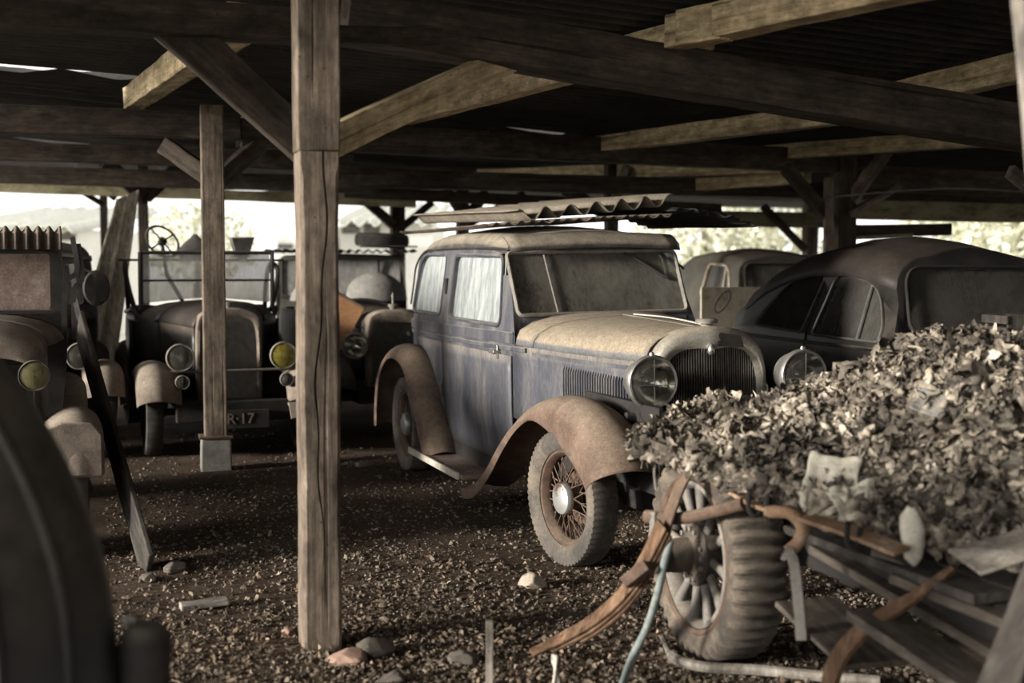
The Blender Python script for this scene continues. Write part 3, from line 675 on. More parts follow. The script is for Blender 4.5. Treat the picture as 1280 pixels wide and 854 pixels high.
# radiator shell, grille, cap
out=[(.325,.58),(.328,.85),(.32,.97),(.285,1.07),(.215,1.135),(.12,1.172),(0,1.185)]
inn=[(.265,.58),(.268,.85),(.262,.93),(.235,1.01),(.18,1.06),(.09,1.078),(0,1.07)]
sm=lambda L:spl([(a,b,0) for a,b in L],22)
def full(L): q=sm(L); return [(-a,b) for a,b,_ in q]+[(a,b) for a,b,_ in q[-2::-1]]
o_,i_=full(out),full(inn)
rg=[]
for X,k in((.06,0),(.09,0),(.17,0),(.195,.25),(.20,.6),(.185,1.0),(.12,1.02)):
    rg.append([(X-.035*abs(a)/.3,a+(c-a)*k,b+(d-b)*k) for (a,b),(c,d) in zip(o_,i_)])
MB().loft(rg,False,False).build('radiator_shell','shell',car,50,solid=.004)
mb=MB()
for k in range(39):
    y=-.258+.516*k/38; zt=np.interp(abs(y),[0,.09,.18,.235,.262],[1.075,1.08,1.062,1.012,.935]); X=.185-.03*abs(y)/.26-.02
    mb.strip([(X,y,.60),(X+.004,y,.8),(X,y,zt)],.0055,.014,(1,0,0))
mb.build('grille','grille',car,30)
mb=MB().box((.12,0,.82),(.01,.53,.5)); mb.build('radiator_core','under',car,0)
mb=MB().lathe([(.028,-.02),(.03,.012),(.055,.014),(.058,.03),(.05,.036),(.002,.038)],(.115,0,1.185),(0,0,1),24); mb.build('radiator_cap','greyiron',car)
mb=MB().lathe([(.012,0),(.02,.012),(.018,.03),(.01,.05),(.002,.055)],(.2,-.02,1.045),(.1,0,1),12); mb.build('mascot_badge','chrome',car)
mb=MB().prism(roundpoly([(.02,1.085),(.17,1.075),(.15,1.135),(.03,1.155)],.01),lambda y,z:(.188,y,z),lambda y,z:(.197,y,z)); mb.build('dark_patch','blackmatt',car,30)  # flat dark patch beside the middle of the radiator shell top
# headlamps with tie bar
for s in(-1,1):
    h=headlight(car,(.36,s*.415,.935),.127,.19)
    MB().tube([(-.09,0,-.10),(-.09,s*.02,-.19)],.018,10).build('stalk','blackmatt',h)
mb=MB(); mb.tube(spl([(.27,-.52,.765),(.27,-.42,.755),(.30,-.2,.80),(.32,0,.815),(.30,.2,.80),(.27,.42,.755),(.27,.52,.765)],28),.022,10); mb.build('lamp_bar','blackmatt',car)
mb=MB(); 
for k in range(24):
    y=-.24+.48*k/23; mb.box((.14,y,.66),(.012,.006,.2))
mb.build('lower_grille','grille',car,0)
MB().box((.25,-.34,.66),(.03,.07,.16)).build('lamp_bracket','whitewood',car,30,.006)
# fenders, running boards
FP=[(-1.72,.135),(-1.52,.175),(-1.22,.33),(-.96,.52),(-.70,.68),(-.43,.785),(-.12,.84),(.14,.83),(.36,.755),(.50,.65),(.57,.545)]
FL=[.03,.032,.04,.05,.065,.10,.19,.25,.26,.25,.22]
RP=[(-4.20,.23),(-4.16,.45),(-4.04,.68),(-3.82,.84),(-3.5,.915),(-3.18,.88),(-2.94,.74),(-2.76,.54),(-2.62,.36),(-2.5,.22)]
RL=[.06,.06,.07,.09,.11,.12,.13,.13,.12,.08]
for s in(-1,1):
    fender(car,FP,FL,[s*.52,s*.50,s*.40],[s*.79]*3,'fender','front_fender',40)
    fender(car,RP,RL,s*.50,s*.80,'fender','rear_fender',36)
    rb=MB().box((-2.32,s*.68,.185),(1.36,.235,.03)).build('running_board','reddust',car,30,.006)
    MB().box((-2.34,s*.805,.185),(1.26,.018,.045)).build('edge_strip','whitewood',rb,30,.004)
    MB().box((-2.3,s*.575,.235),(1.5,.02,.12)).build('sill','under',car,0)
    # inner wheel-arch panels
    MB().box((-.1,s*.46,.62),(1.3,.02,.42)).build('inner_wing','under',car,0)
mb=MB().box((-1.9,0,.33),(4.3,.86,.09)).box((-1.9,0,.42),(4.0,.9,.12)); mb.build('chassis','under',car,0)
MB().tube([(0,-.62,.31),(0,-.35,.27),(0,.35,.27),(0,.62,.31)],.03,8).build('front_axle','rustiron',car)
MB().tube([(-3.25,-.62,.33),(-3.25,.62,.33)],.04,8).build('rear_axle','rustiron',car)
MB().strip([(.50,-.36,.42),(.2,-.36,.40),(-.4,-.36,.42)],.05,.03).strip([(.50,.36,.42),(.2,.36,.40),(-.4,.36,.42)],.05,.03).build('dumb_iron','greyiron',car,30,.005)
# seats seen as dark shapes inside
mb=MB().box((-2.2,0,.62),(.5,1.05,.25)).box((-2.48,0,.95),(.14,1.05,.5)).box((-3.5,0,.62),(.5,1.0,.25)); mb.build('seat','leather',car,30,.04)
lm=MB().tube([G2 for G2 in [(-1.25,.3,.95),(-1.75,.3,1.12)]],.02,8); lm.lathe([(.19,-.012),(.205,0),(.19,.012),(.178,0)],(-1.75,.3,1.12),(-.9,0,.45),28,True); lm.build('steering_wheel','blackmatt',car)
for s in(-1,1):
    wheel(car,(0,s*.705,.335),R(9),.345,.155,.242,'wire','rubber',s,.012)
    wheel(car,(-3.25,s*.705,.335),0,.345,.155,.242,'wire','rubber',s,.012)
# --- loose corrugated sheets lying on its roof
def sheet(label,px,mb,mat,loc,rot,name='corrugated_sheet',grp='loose corrugated sheets on the sedan roof'):
    o=mb.build(name,mat,None,50,solid=.007); 
    mwc=Matrix.Translation(car.location)@Matrix.Rotation(HM,4,'Z')@Matrix.Translation(loc)@rot
    o.matrix_world=mwc; return tag(o,label,'sheet',grp)
E3=lambda a,b,c:Matrix.Rotation(R(c),4,'Z')@Matrix.Rotation(R(b),4,'Y')@Matrix.Rotation(R(a),4,'X')
sheet('dusty cement sheet with big waves, topmost on the blue-grey sedan roof',0,corr(2.2,1.10,.038,.178,8,10,.0,.03),'tin_dust',(-2.80,.06,1.884),E3(6.5,1.2,3))
sheet('thin rusty sheet with small waves under the big wavy sheet on the sedan',0,corr(2.55,1.25,.010,.078,8,8,.01,.06),'tin_rust',(-2.86,.0,1.788),E3(3.8,.3,-2))
sheet('dark torn sheet jutting out past the right end of the sedan roof',0,corr(1.3,.62,.012,.09,8,8,.02,.08),'tin_dark',(-2.3,.86,1.838),E3(-9,1.0,8))
# pale twig lying on the hood
mb=MB(); mw=lambda x,y,z: Vector(car.location)+Matrix.Rotation(HM,3,'Z')@Vector((x,y,z))
mb.tube([mw(*q) for q in spl([(-.80,-.02,1.212),(-.5,.02,1.208),(-.25,.02,1.200),(0,.03,1.185),(.06,.03,1.192)],14)],[.004]*12+[.003,.002],6)
tag(mb.build('twig','whitewood',None),'thin pale twig lying along the dusty hood of the sedan','twig')
# ================================================================== OTHER VEHICLES
def radiator(car,hw,zb,zt,X,shell='shell',bars=0,core='grille',border=.045,topb=.07):
    o=[(hw,zb),(hw*1.01,zb+(zt-zb)*.6),(hw*.96,zt-.10),(hw*.78,zt-.035),(hw*.4,zt-.005),(0,zt)]
    i=[(hw-border,zb+border),(hw-border,zb+(zt-zb)*.6),(hw*.93-border,zt-.10-topb*.6),(hw*.66,zt-.035-topb*.8),(hw*.35,zt-topb),(0,zt-topb)]
    f=lambda L:[(-a,b) for a,b,_ in spl([(a,b,0) for a,b in L],18)]+[(a,b) for a,b,_ in spl([(a,b,0) for a,b in L],18)[-2::-1]]
    A,B=f(o),f(i); rg=[[(X+x,a+(c-a)*k,b+(d-b)*k) for (a,b),(c,d) in zip(A,B)] for x,k in((-.12,0),(0,0),(.022,.15),(.026,.6),(.01,1),(-.05,1.02))]
    sh=MB().loft(rg,False,False).build('radiator_shell',shell,car,50,solid=.004)
    MB().box((X+.008,0,zb+border*.5),(.03,hw*1.9,border)).build('bottom_tank',shell,car,30,.005)
    m=MB().prism(B,lambda a,b:(X-.03,a,b),lambda a,b:(X-.02,a,b))
    for k in range(34):
        y=-hw+border+(2*hw-2*border)*k/33; m.box((X-.016,y,(zb+zt)/2-.03),(.012,.004,(zt-zb)-topb*2.2))
    m.build('radiator_core',core,car,0)
    MB().lathe([(.03,-.03),(.032,.02),(.045,.022),(.046,.045),(.002,.05)],(X-.05,0,zt),(0,0,1),20).build('radiator_cap','greyiron',car)
def hood(car,X0,X1,w0,w1,z0,z1,zs0,zs1,zl,mat,side):
    hs=spl([(X0+(X1-X0)*k,w0+(w1-w0)*k**.9,z0+(z1-z0)*k,zs0+(zs1-zs0)*k) for k in(0,.33,.66,1)],12)
    MB().loft([hood_ring(*c) for c in hs],False,False).build('hood',mat,car,60,solid=.008)
    for s in(-1,1):
        MB().loft([[(c[0],s*c[1],z) for z in np.linspace(zl,c[3],5)] for c in hs],False,False).build('hood_side',side,car,60,solid=.006)
FPO=[(-.95,.20),(-.72,.36),(-.48,.58),(-.22,.715),(.05,.74),(.28,.69),(.43,.58),(.50,.46)]
def running_gear(car,track,wb,Rt,mat,Xr=-2.9,kind='disc',lips=(.03,.04,.05,.08,.12,.15,.16,.14),yi=.40,yo=.74,rear=True,path=FPO,tyre='rubber_dark',rimmat='blackmatt'):
    for s in(-1,1):
        fender(car,path,list(lips),[s*yi]*3,[s*yo]*3,mat,'front_fender',28)
        wheel(car,(0,s*track,Rt-.01),0,Rt,.13,Rt*.7,kind,tyre,s,.01,40,False,rimmat)
        if rear:
            wheel(car,(wb,s*track,Rt-.01),0,Rt,.13,Rt*.7,kind,tyre,s,.01,40,False,rimmat)
            fender(car,[(wb-.55,.25),(wb-.5,.5),(wb-.25,.74),(wb,.79),(wb+.25,.72),(wb+.45,.5),(wb+.6,.25)],[.05,.08,.1,.12,.12,.1,.05],s*.45,s*yo,mat,'rear_fender',24)
        MB().box((wb*.5,s*(yo-.12),.22),(-wb-1.25,.2,.03)).build('running_board','blackmatt',car,0,.004)
    MB().box((wb/2-.1,0,.36),(-wb+.8,.74,.12)).build('chassis','under',car,0)
    MB().tube([(0,-track,.33),(0,track,.33)],.03,8).build('front_axle','under',car)
def text_mesh(name,txt,size,mat,parent,loc,rot,ext=.002):
    c=bpy.data.curves.new(name,'FONT'); c.body=txt; c.size=size; c.extrude=ext; c.align_x='CENTER'; c.align_y='CENTER'
    t=bpy.data.objects.new('t',c); COL.objects.link(t); me=bake(t); bpy.data.objects.remove(t)
    o=place(me,name,mat,parent,0); o.location=loc; o.rotation_euler=rot; return o
# ---- tourer with pale windscreen
t=thing('open_tourer','black open tourer with folding pale windscreen and one yellow headlamp','car',(-2.28,10.57,0),R(-70))
radiator(t,.255,.40,1.15,.08,'dustbrown',core='grille',border=.035,topb=.075)
hood(t,-1.0,.02,.44,.265,1.17,1.13,1.0,.99,.48,'brownroof','black')
# cowl and tub
cw=spl([(-1.30,.60,1.18,.98),(-1.15,.53,1.18,.99),(-1.0,.445,1.17,1.0)],6)
MB().loft([hood_ring(*c) for c in cw],False,False).build('cowl','black',t,60,solid=.008)
rings=[]
for X,w in((-1.02,.46),(-1.15,.55),(-1.3,.62),(-1.8,.65),(-2.2,.65),(-2.5,.60),(-2.68,.48),(-2.73,.3)):
    rings.append([(X,-w*.86,.40),(X,-w*.97,.6),(X,-w,.85),(X,-w*.99,1.02),(X,-w*.93,1.06),(X,-w*.88,1.03),(X,-w*.86,.5),(X,0,.46),(X,w*.86,.5),(X,w*.88,1.03),(X,w*.93,1.06),(X,w*.99,1.02),(X,w,.85),(X,w*.97,.6),(X,w*.86,.40),(X,0,.38)])
MB().loft(rings).build('body','black',t,50)
for s in(-1,1):
    MB().loft([[(x,s*.645,z) for x in(-2.05,-1.7,-1.38)] for z in(.48,.75,1.0)],False,False).build('door','black',t,40,solid=.02)
    mb=MB(); mb.tube(spl([(-1.34,s*.60,1.03),(-1.42,s*.63,1.10),(-1.7,s*.64,1.08),(-2.0,s*.65,1.06)],14),.022,8); mb.build('body_beading','black',t)
    headlight(t,(.27,s*.40,.775),.105,.15,'lens_yellow' if s>0 else 'lens',bezel='greyiron',shell='black',cross=False)
    headlight(t,(.40,s*.40,.595),.052,.06,'lens',bezel='greyiron',shell='black',cross=False,name='fog_lamp')
    MB().tube([(-1.26,s*.575,1.10),(-1.24,s*.575,1.605)],.02,8).build('windscreen_post','blackmatt',t)
mb=MB(); mb.tube([(.22,-.62,.665),(.25,-.40,.665),(.25,.40,.665),(.22,.62,.665)],.011,8); mb.build('lamp_bar','greyiron',t)
fr=MB(); fr.tube([(-1.24,-.56,1.60),(-1.24,.56,1.60)],.016,8).tube([(-1.25,-.56,1.355),(-1.25,.56,1.355)],.010,8); fr.build('windscreen_frame','blackmatt',t)
pane(t,[(-.55,1.365),(.55,1.365),(.55,1.59),(-.55,1.59)],lambda y,z:(-1.245,y,z),'glass_pale','windscreen')
pane(t,roundpoly([(-.55,1.155),(-.4,1.17),(0,1.205),(.4,1.17),(.55,1.155),(.55,1.345),(-.55,1.345)],.02),lambda y,z:(-1.25,y,z),'glass_pale','lower_windscreen')
running_gear(t,.60,-2.2,.36,'dustbrown')
mb=MB(); mb.box((.43,0,.30),(.02,.50,.14)); pl=mb.build('number_plate','blackmatt',t,30)
text_mesh('plate_letters','R·17','.1' and .115,'dustbrown',pl,(.443,.03,.30),(math.pi/2,0,math.pi/2))
mb=MB(); mb.box((.36,0,.36),(.1,.9,.16)); mb.build('front_apron','under',t,0,.01)
MB().strip([(.3,.46,.42),(.45,.47,.40),(.55,.47,.30)],.13,.02).build('wing_stay','dustbrown',t,30)
# folded hood behind
mb=MB(); rg=[]
for y in np.linspace(-.6,.6,13):
    rg.append([(-2.0+.28*math.cos(a)+.03*noise.noise(Vector((y*4,a,1))),y,.99+.13*math.sin(a)+.025*noise.noise(Vector((y*5,a*2,7)))) for a in np.linspace(0,2*math.pi,17)[:-1]])
mb.loft(rg); mb.build('folded_hood','leather',t,60)
for s in(-1,1): MB().tube(spl([(-1.5,s*.60,1.06),(-1.52,s*.66,1.3),(-1.6,s*.68,1.46),(-1.85,s*.66,1.5),(-2.0,s*.64,1.3),(-2.0,s*.63,1.06)],18),.022,8).build('hood_iron','blackmatt',t)
mb=MB(); mb.box((-2.1,0,.65),(.5,1.05,.3)); mb.box((-2.38,0,.82),(.16,1.1,.3)); mb.build('seat','leather',t,30,.04)
sw=t.matrix_basis.copy(); 
# tall raked steering wheel showing above the screen
mb=MB(); mb.lathe([(.165,-.011),(.18,0),(.165,.011),(.152,0)],(0,0,0),(1,0,0),36,True); sw_=mb.build('steering_wheel','blackmatt',t)
ti=(Matrix.Translation(t.location)@Matrix.Rotation(R(-70),4,'Z')).inverted(); lp=ti@W(203,302,12.3); sw_.location=lp; sw_.rotation_euler=(0,R(-30),R(28))
mb=MB()
for k in range(4):
    a=math.pi/2*k+.5; mb.tube([(0,0,0),(0,.165*math.cos(a),.165*math.sin(a))],.008,6)
mb.build('spokes','blackmatt',sw_); MB().lathe([(.035,-.03),(.04,.02),(.002,.05)],(0,0,0),(1,0,0),16).build('horn_button','blackmatt',sw_)
MB().tube([(-.01,0,0),(-.1,.0,-.3),(.1,.0,-1.0)],.018,8).build('column','blackmatt',sw_)
a=Matrix.Translation(t.location)@Matrix.Rotation(R(-70),4,'Z')
timber('board','thin board laid across the hood irons of the tourer, under funnel and bundle','board',a@Vector((-1.62,-.74,1.535)),a@Vector((-1.62,.74,1.535)),.13,.02,'darkplank',wob=.001)
fb_=a@Vector((-1.62,.36,1.547)); bb_=a@Vector((-1.62,-.06,1.545))
# funnel and bundle on the board
fz=W(312,309.5,12.2); f_=thing('funnel','dark square-topped tin funnel standing on the tourer, against the white sky','funnel',(fb_.x,fb_.y,1.553),R(-70))
mb=MB(); mb.loft([[(x*k,y*k,z) for x,y in((-1,-1),(1,-1),(1,1),(-1,1))] for k,z in((.105,.19),(.1,.185),(.058,.03),(.052,.012))],True,False); mb.build('hopper','greyiron',f_,30,solid=.006)
MB().lathe([(.05,-.01),(.05,.03),(.03,.04)],(0,0,0),(0,0,1),16).build('spout','greyiron',f_)
bz=W(246,322,12.2); mb=MB(); rg=[]
for k,(r_,z) in enumerate([(.13,-.0),(.15,.04),(.14,.09),(.10,.15),(.05,.2),(.012,.25)]):
    rg.append([(bb_.x+r_*math.cos(a)*(1.1+.25*noise.noise(Vector((math.cos(a)*2,k,3)))),bb_.y+r_*.45*math.sin(a),1.548+z*.9) for a in np.linspace(0,2*math.pi,19)[:-1]])
mb.loft(rg); tag(mb.build('cloth_bundle','leather',None),'dark pointed cloth bundle on the tourer behind its windscreen','bundle')
# ---- vintage car beside the sedan tail
t=thing('vintage_car','old black car with rust-orange hood flap, half hidden by the nearest post','car',(-1.06,11.67,0),R(-70))
radiator(t,.25,.40,1.10,.08,'dustbrown',border=.05,topb=.11)
hood(t,-1.0,.02,.42,.25,1.12,1.06,.96,.93,.48,'blackmatt','black')
running_gear(t,.60,-2.3,.36,'blackmatt',yi=.42,yo=.72)
for s in(-1,1): headlight(t,(.27,s*.40,.80),.112,.15,'lens_yellow' if s>0 else 'lens',bezel='greyiron',shell='black',cross=False)
rings=[]
for X,w in((-1.02,.44),(-1.3,.6),(-2.0,.63),(-2.5,.56),(-2.7,.4)):
    rings.append([(X,-w*.86,.40),(X,-w,.8),(X,-w*.98,1.03),(X,-w*.9,1.05),(X,-w*.86,.5),(X,w*.86,.5),(X,w*.9,1.05),(X,w*.98,1.03),(X,w,.8),(X,w*.86,.40)])
MB().loft(rings).build('body','blackmatt',t,50)
mwi=(Matrix.Translation(t.location)@Matrix.Rotation(R(-70),4,'Z')).inverted()
q=[mwi@W(*a) for a in((396,352,11.75),(456,385,11.72),(429,437,11.5),(396,440,11.45))]
mb=MB(); mb.v=[tuple(p) for p in q]; mb.f=[(0,1,2,3)]; h_=mb.build('hood_flap','rustpanel',t,0,.004,solid=.015)
mb=MB(); mb.strip([q[0],q[1]],.06,.02); mb.build('flap_edge','rustiron',h_)
mb=MB(); mb.lathe([(.012,0),(.01,.05),(.016,.07),(.003,.1)],(.03,0,1.15),(0,0,1),10); mb.build('mascot','greyiron',t)
MB().tube(spl([(-1.0,-.3,1.10),(-.9,-.1,1.16),(-.8,.15,1.12),(-.6,.3,1.02)],12),.02,8).build('hose','leather',t)
# ---- tin topped van further back
t=thing('van','grey dusty van with a flat wavy tin sheet on its roof, behind the tourer','van',(W(425,330,15.7).x,15.7,0),R(-84))
st2=[(-.55,.80,.45,1.05,1.60,.15),(-1.2,.82,.45,1.05,1.63,.1),(-2.4,.82,.45,1.05,1.62,0),(-2.6,.78,.45,1.05,1.6,0)]
ws=roundpoly([(-.72,1.12),(.72,1.12),(.72,1.545),(-.72,1.545)],.04)
place(body_shell(st2,[front_cut(ws,-1.0,-.3)],.03,corner=.08,crown=.02,tum=.03),'body','greycar',t,35)
pane(t,inset(ws,-.008),lambda y,z:(-.58-.15*max(0,z-1.05),y,z),'glass_pale','windscreen')
MB().box((-.60,.46,1.33),(.03,.03,.44)).build('screen_pillar','blackmatt',t,0)
MB().box((-.56,0,1.10),(.05,1.5,.03)).build('screen_sill','blackmatt',t,0)
hood(t,-.55,.5,.62,.40,1.08,1.02,.9,.88,.45,'brownroof','blackmatt')
running_gear(t,.68,-2.2,.36,'blackmatt',yi=.45,yo=.82)
mb=MB()
for (y0,zt,r0) in((.42,1.40,.30),(-.30,1.30,.24)):
    mb=MB(); rg=[]
    for k in range(9):
        a=k/8*math.pi/2; rr=r0*math.cos(a)+.004; rg.append([(-.22+rr*.85*math.cos(b)*(1+.12*noise.noise(Vector((b,k,y0)))),y0+rr*1.25*math.sin(b),1.06+(zt-1.06)*math.sin(a)) for b in np.linspace(0,2*math.pi,25)[:-1]])
    mb.loft(rg); tag(mb.build('dust_sheet','tarp',t,60),None,None)
mb=corr(2.3,1.85,.016,.11,5,8,.0,.05); vm=Matrix.Translation(t.location)@Matrix.Rotation(R(-84),4,'Z')
o=mb.build('corrugated_sheet','tin_dark',None,50,solid=.006); o.matrix_world=vm@Matrix.Translation((-1.45,0,1.662)); tag(o,'dark wavy tin sheet lying flat on the grey van roof','sheet')
tp=W(477,330,16.4); mb=MB().lathe([(.19,-.06),(.21,-.085),(.28,-.09),(.33,-.06),(.34,0),(.33,.06),(.28,.09),(.21,.085),(.19,.06)],(tp.x,16.45,1.79),(0.03,0,1),40,True)
tag(mb.build('tyre','rubber_dark',None,50),'black tyre lying on the tin sheet of the grey van','tyre')
bt=W(418,330,14.6); timber('board','pale thin board laid across the tin sheet in front of the tyre','board',(W(448,330,15.9).x,15.95,1.715),(W(520,330,16.2).x,16.25,1.712),.1,.02,'greyplank',wob=.002)
# ---- saloon with rounded roof on the left
t=thing('saloon','black round-roofed saloon at the left with a dull two-part windscreen','car',(-3.76,10.12,0),R(-70))
st3=[(-1.05,.60,.40,1.10,1.665,.25),(-1.3,.62,.40,1.10,1.715,.2),(-1.8,.63,.40,1.10,1.73,.1),(-2.2,.62,.40,1.1,1.69,0),(-2.42,.58,.40,1.1,1.58,0)]
ws=roundpoly([(-.48,1.16),(.48,1.16),(.48,1.56),(-.48,1.56)],.03); sw_=roundpoly([(-2.2,1.16),(-1.45,1.16),(-1.45,1.55),(-2.15,1.55)],.05)
place(body_shell(st3,[front_cut(ws,-1.5,-.8)]+[side_cut(sw_,s*.4,s*.8) for s in(-1,1)],.03,corner=.15,tum=.06),'body','blackmatt',t,35)
fwn=lambda y,z:(-1.07-.25*max(0,z-1.1),y,z)
pane(t,inset(ws,-.008),fwn,'glass_mid','windscreen')
MB().box((-1.10,0,1.33),(.02,.96,.014)).build('screen_bar','blackmatt',t,0); trim_loop(t,inset(ws,-.01),lambda y,z:(-1.045-.25*max(0,z-1.1),y,z),.014,'blackmatt','windscreen_frame')
for s in(-1,1): pane(t,inset(sw_,-.008),lambda x,z,s=s:(x,s*(.60-.12*max(0,z-1.1)),z),'glass_mid','side_window')
MB().loft([[(-1.02,y,1.60-.03*(y/.5)**2),(-.93,y,1.575-.03*(y/.5)**2),(-.94,y,1.565-.03*(y/.5)**2)] for y in np.linspace(-.56,.56,13)],False,False).build('sun_visor','blackroof',t,60,solid=.015)
cw=spl([(-1.08,.60,1.16,1.0),(-1.0,.52,1.16,1.0),(-.92,.46,1.15,1.0)],6)
MB().loft([hood_ring(*c) for c in cw],False,False).build('cowl','blackmatt',t,60,solid=.008)
hood(t,-.92,.02,.455,.27,1.15,1.08,1.0,.97,.48,'blackmatt','black')
radiator(t,.26,.40,1.10,.08,'blackmatt')
for s in(-1,1): headlight(t,(.27,s*.41,.80),.10,.15,'lens',bezel='greyiron',shell='black',cross=False)
P2=[(-.95,.20),(-.72,.36),(-.48,.58),(-.22,.72),(.05,.76),(.26,.73),(.38,.62),(.42,.50)]
running_gear(t,.60,-2.0,.36,'dustbrown',path=P2,yi=.42,yo=.735)
# ---- truck cab, nearer left
t=thing('truck_cab','worn lorry cab at the left edge with a red-brown boarded windscreen','lorry',(-2.86,6.62,0),R(-70))
st4=[(-1.15,.62,.45,1.18,1.62,.12),(-1.4,.63,.45,1.18,1.66,.1),(-2.0,.63,.45,1.18,1.67,0),(-2.2,.6,.45,1.18,1.64,0)]
ws=roundpoly([(-.53,1.235),(.53,1.235),(.53,1.56),(-.53,1.56)],.02)
place(body_shell(st4,[front_cut(ws,-1.5,-.9)]+[side_cut([(-2.0,1.22),(-1.4,1.22),(-1.4,1.54),(-2.0,1.54)],s*.4,s*.8) for s in(-1,1)],.03,corner=.08,tum=.03),'body','blackmatt',t,35)
pane(t,inset(ws,-.01),lambda y,z:(-1.16-.12*max(0,z-1.18),y,z),'reddust','windscreen_board',.01)
MB().box((-1.12,.13,1.255),(.03,.06,.035)).box((-1.125,0,1.215),(.03,1.1,.02)).build('sill_clip','blackmatt',t,0)
cw=spl([(-1.15,.60,1.215,1.05),(-.95,.56,1.205,1.04),(-.75,.50,1.195,1.03)],6)
MB().loft([hood_ring(*c) for c in cw],False,False).build('cowl','dustbrown',t,60,solid=.008)
hs=spl([(-.74,.50,1.195,1.03),(-.3,.48,1.19,1.03),(.0,.465,1.175,1.02),(.10,.44,1.13,1.0),(.14,.40,1.04,.98)],14)
MB().loft([hood_ring(*c) for c in hs],False,False).build('hood','dustbrown',t,60,solid=.008)
for s in(-1,1): MB().loft([[(c[0],s*c[1],z) for z in np.linspace(.45,c[3],5)] for c in hs[:-2]],False,False).build('hood_side','black',t,60,solid=.006)
mb=MB().box((.02,0,.74),(.06,.78,.5))
for k in range(12): mb.box((.06,-.36+.72*k/11,.74),(.02,.012,.48))
mb.build('grille','under',t,0)
for s in(-1,1): headlight(t,(.24,s*.43,.945),.075,.11,'lens_dull',bezel='blackmatt',shell='black',cross=False)
PA=[(-.62,.42),(-.5,.55),(-.38,.66),(-.15,.745),(.1,.765),(.32,.735),(.42,.64),(.45,.46)]
running_gear(t,.61,-1.9,.38,'dustbrown',path=PA,yi=.46,yo=.75,rear=True)
MB().prism([(.48,.45),(.74,.45),(.74,.66),(.69,.72),(.55,.73),(.48,.7)],lambda y,z:(.41,y,z),lambda y,z:(.435,y,z)).build('fender_front_plate','dustbrown',t,30,.01)
# mirror arm, straps hanging at the pillar
mb=MB(); mb.lathe([(.002,-.01),(.075,-.008),(.08,0),(.07,.012),(.002,.016)],(-1.1,.79,1.355),(1,.1,0),24); mb.v=[(x,y,1.355+(z-1.355)*1.35) for x,y,z in mb.v]
mi=mb.build('mirror','blackmatt',t); MB().tube([(-1.12,.62,1.5),(-1.12,.72,1.47),(-1.11,.79,1.44)],.009,6).build('mirror_arm','blackmatt',mi)
for k,(y0,y1,zt,zb) in enumerate(((.66,.60,1.66,1.1),(.69,.66,1.62,1.05),(.65,.70,1.50,1.12))):
    mb=MB(); mb.strip(spl([(-1.08,y0,zt),(-1.05,y0+.02,zt-.2),(-1.04,(y0+y1)/2-.015,(zt+zb)/2),(-1.03,y1,zb)],14),.03,.006,(1,0,0)); mb.build('strap','leather' if k<2 else 'greyiron',t)
mb=corr(1.3,1.5,.018,.062,8,8,.0,.0); vm=Matrix.Translation(t.location)@Matrix.Rotation(R(-70),4,'Z')
# the front of the sheet is bent down over the screen
wv=lambda y:.018*math.cos(2*math.pi*y/.062)
mb.v=[(x,y,wv(y)) if x<.45 else (.45+(x-.45)*.12+wv(y), y, -(x-.45)*.62) for x,y,z in mb.v]
o=mb.build('corrugated_sheet','tin_rust',None,50,solid=.006); o.matrix_world=vm@Matrix.Translation((-1.62,-.15,1.71)); tag(o,'rusty wavy sheet bent down over the lorry cab roof at the left edge','sheet')
# ---- black saloon on the right
t=thing('black_saloon','large black 1940s saloon with chrome-edged side windows, behind the heap','car',(3.026,8.425,0),R(-74.6))
stb=[(.06,.70,.35,1.0,1.60,.42),(-.25,.71,.35,1.0,1.65,.34),(-.7,.71,.35,1.0,1.685,.18),(-1.2,.70,.35,1.0,1.675,.05),(-1.6,.685,.35,1.0,1.625,0),(-1.95,.665,.36,1.0,1.53,0),(-2.25,.63,.38,1.0,1.405,0),(-2.5,.58,.40,1.0,1.26,0),(-2.72,.50,.45,.98,1.08,0),(-2.9,.40,.5,.9,.93,0)]
wf=roundpoly([(-.985,1.005),(-.10,1.0),(-.10,1.1),(-.24,1.285),(-.42,1.385),(-.92,1.435)],[.06,.03,.1,.1,.1,.08],5)
wr=roundpoly([(-1.94,1.035),(-1.13,1.015),(-1.065,1.44),(-1.5,1.415),(-1.80,1.22)],[.05,.05,.07,.18,.15],5)
wsb=roundpoly([(-.56,1.06),(.56,1.06),(.50,1.47),(-.50,1.47)],[.1,.1,.12,.12])
place(body_shell(stb,[side_cut(p,s*.35,s*.9) for p in(wf,wr) for s in(-1,1)]+[front_cut(wsb,-.6,.4)],.03,corner=.30,crown=.06,tum=.20,tuck=.03),'body','black',t,40)
by=lambda x,z:(.71-.39*max(0,z-1.0))*(1 if x>-1.3 else 1-.05*(-1.3-x))
rr=[half_ring(X,Wd+.004,zb,zt,zr+.005,rake=rk,corner=.30,crown=.06,tum=.20,tuck=.03)[10:-9] for (X,Wd,zb,zt,zr,rk) in stb[0:7]]
MB().loft(rr,False,False).build('roof_skin','brownroof',t,60,solid=.003)
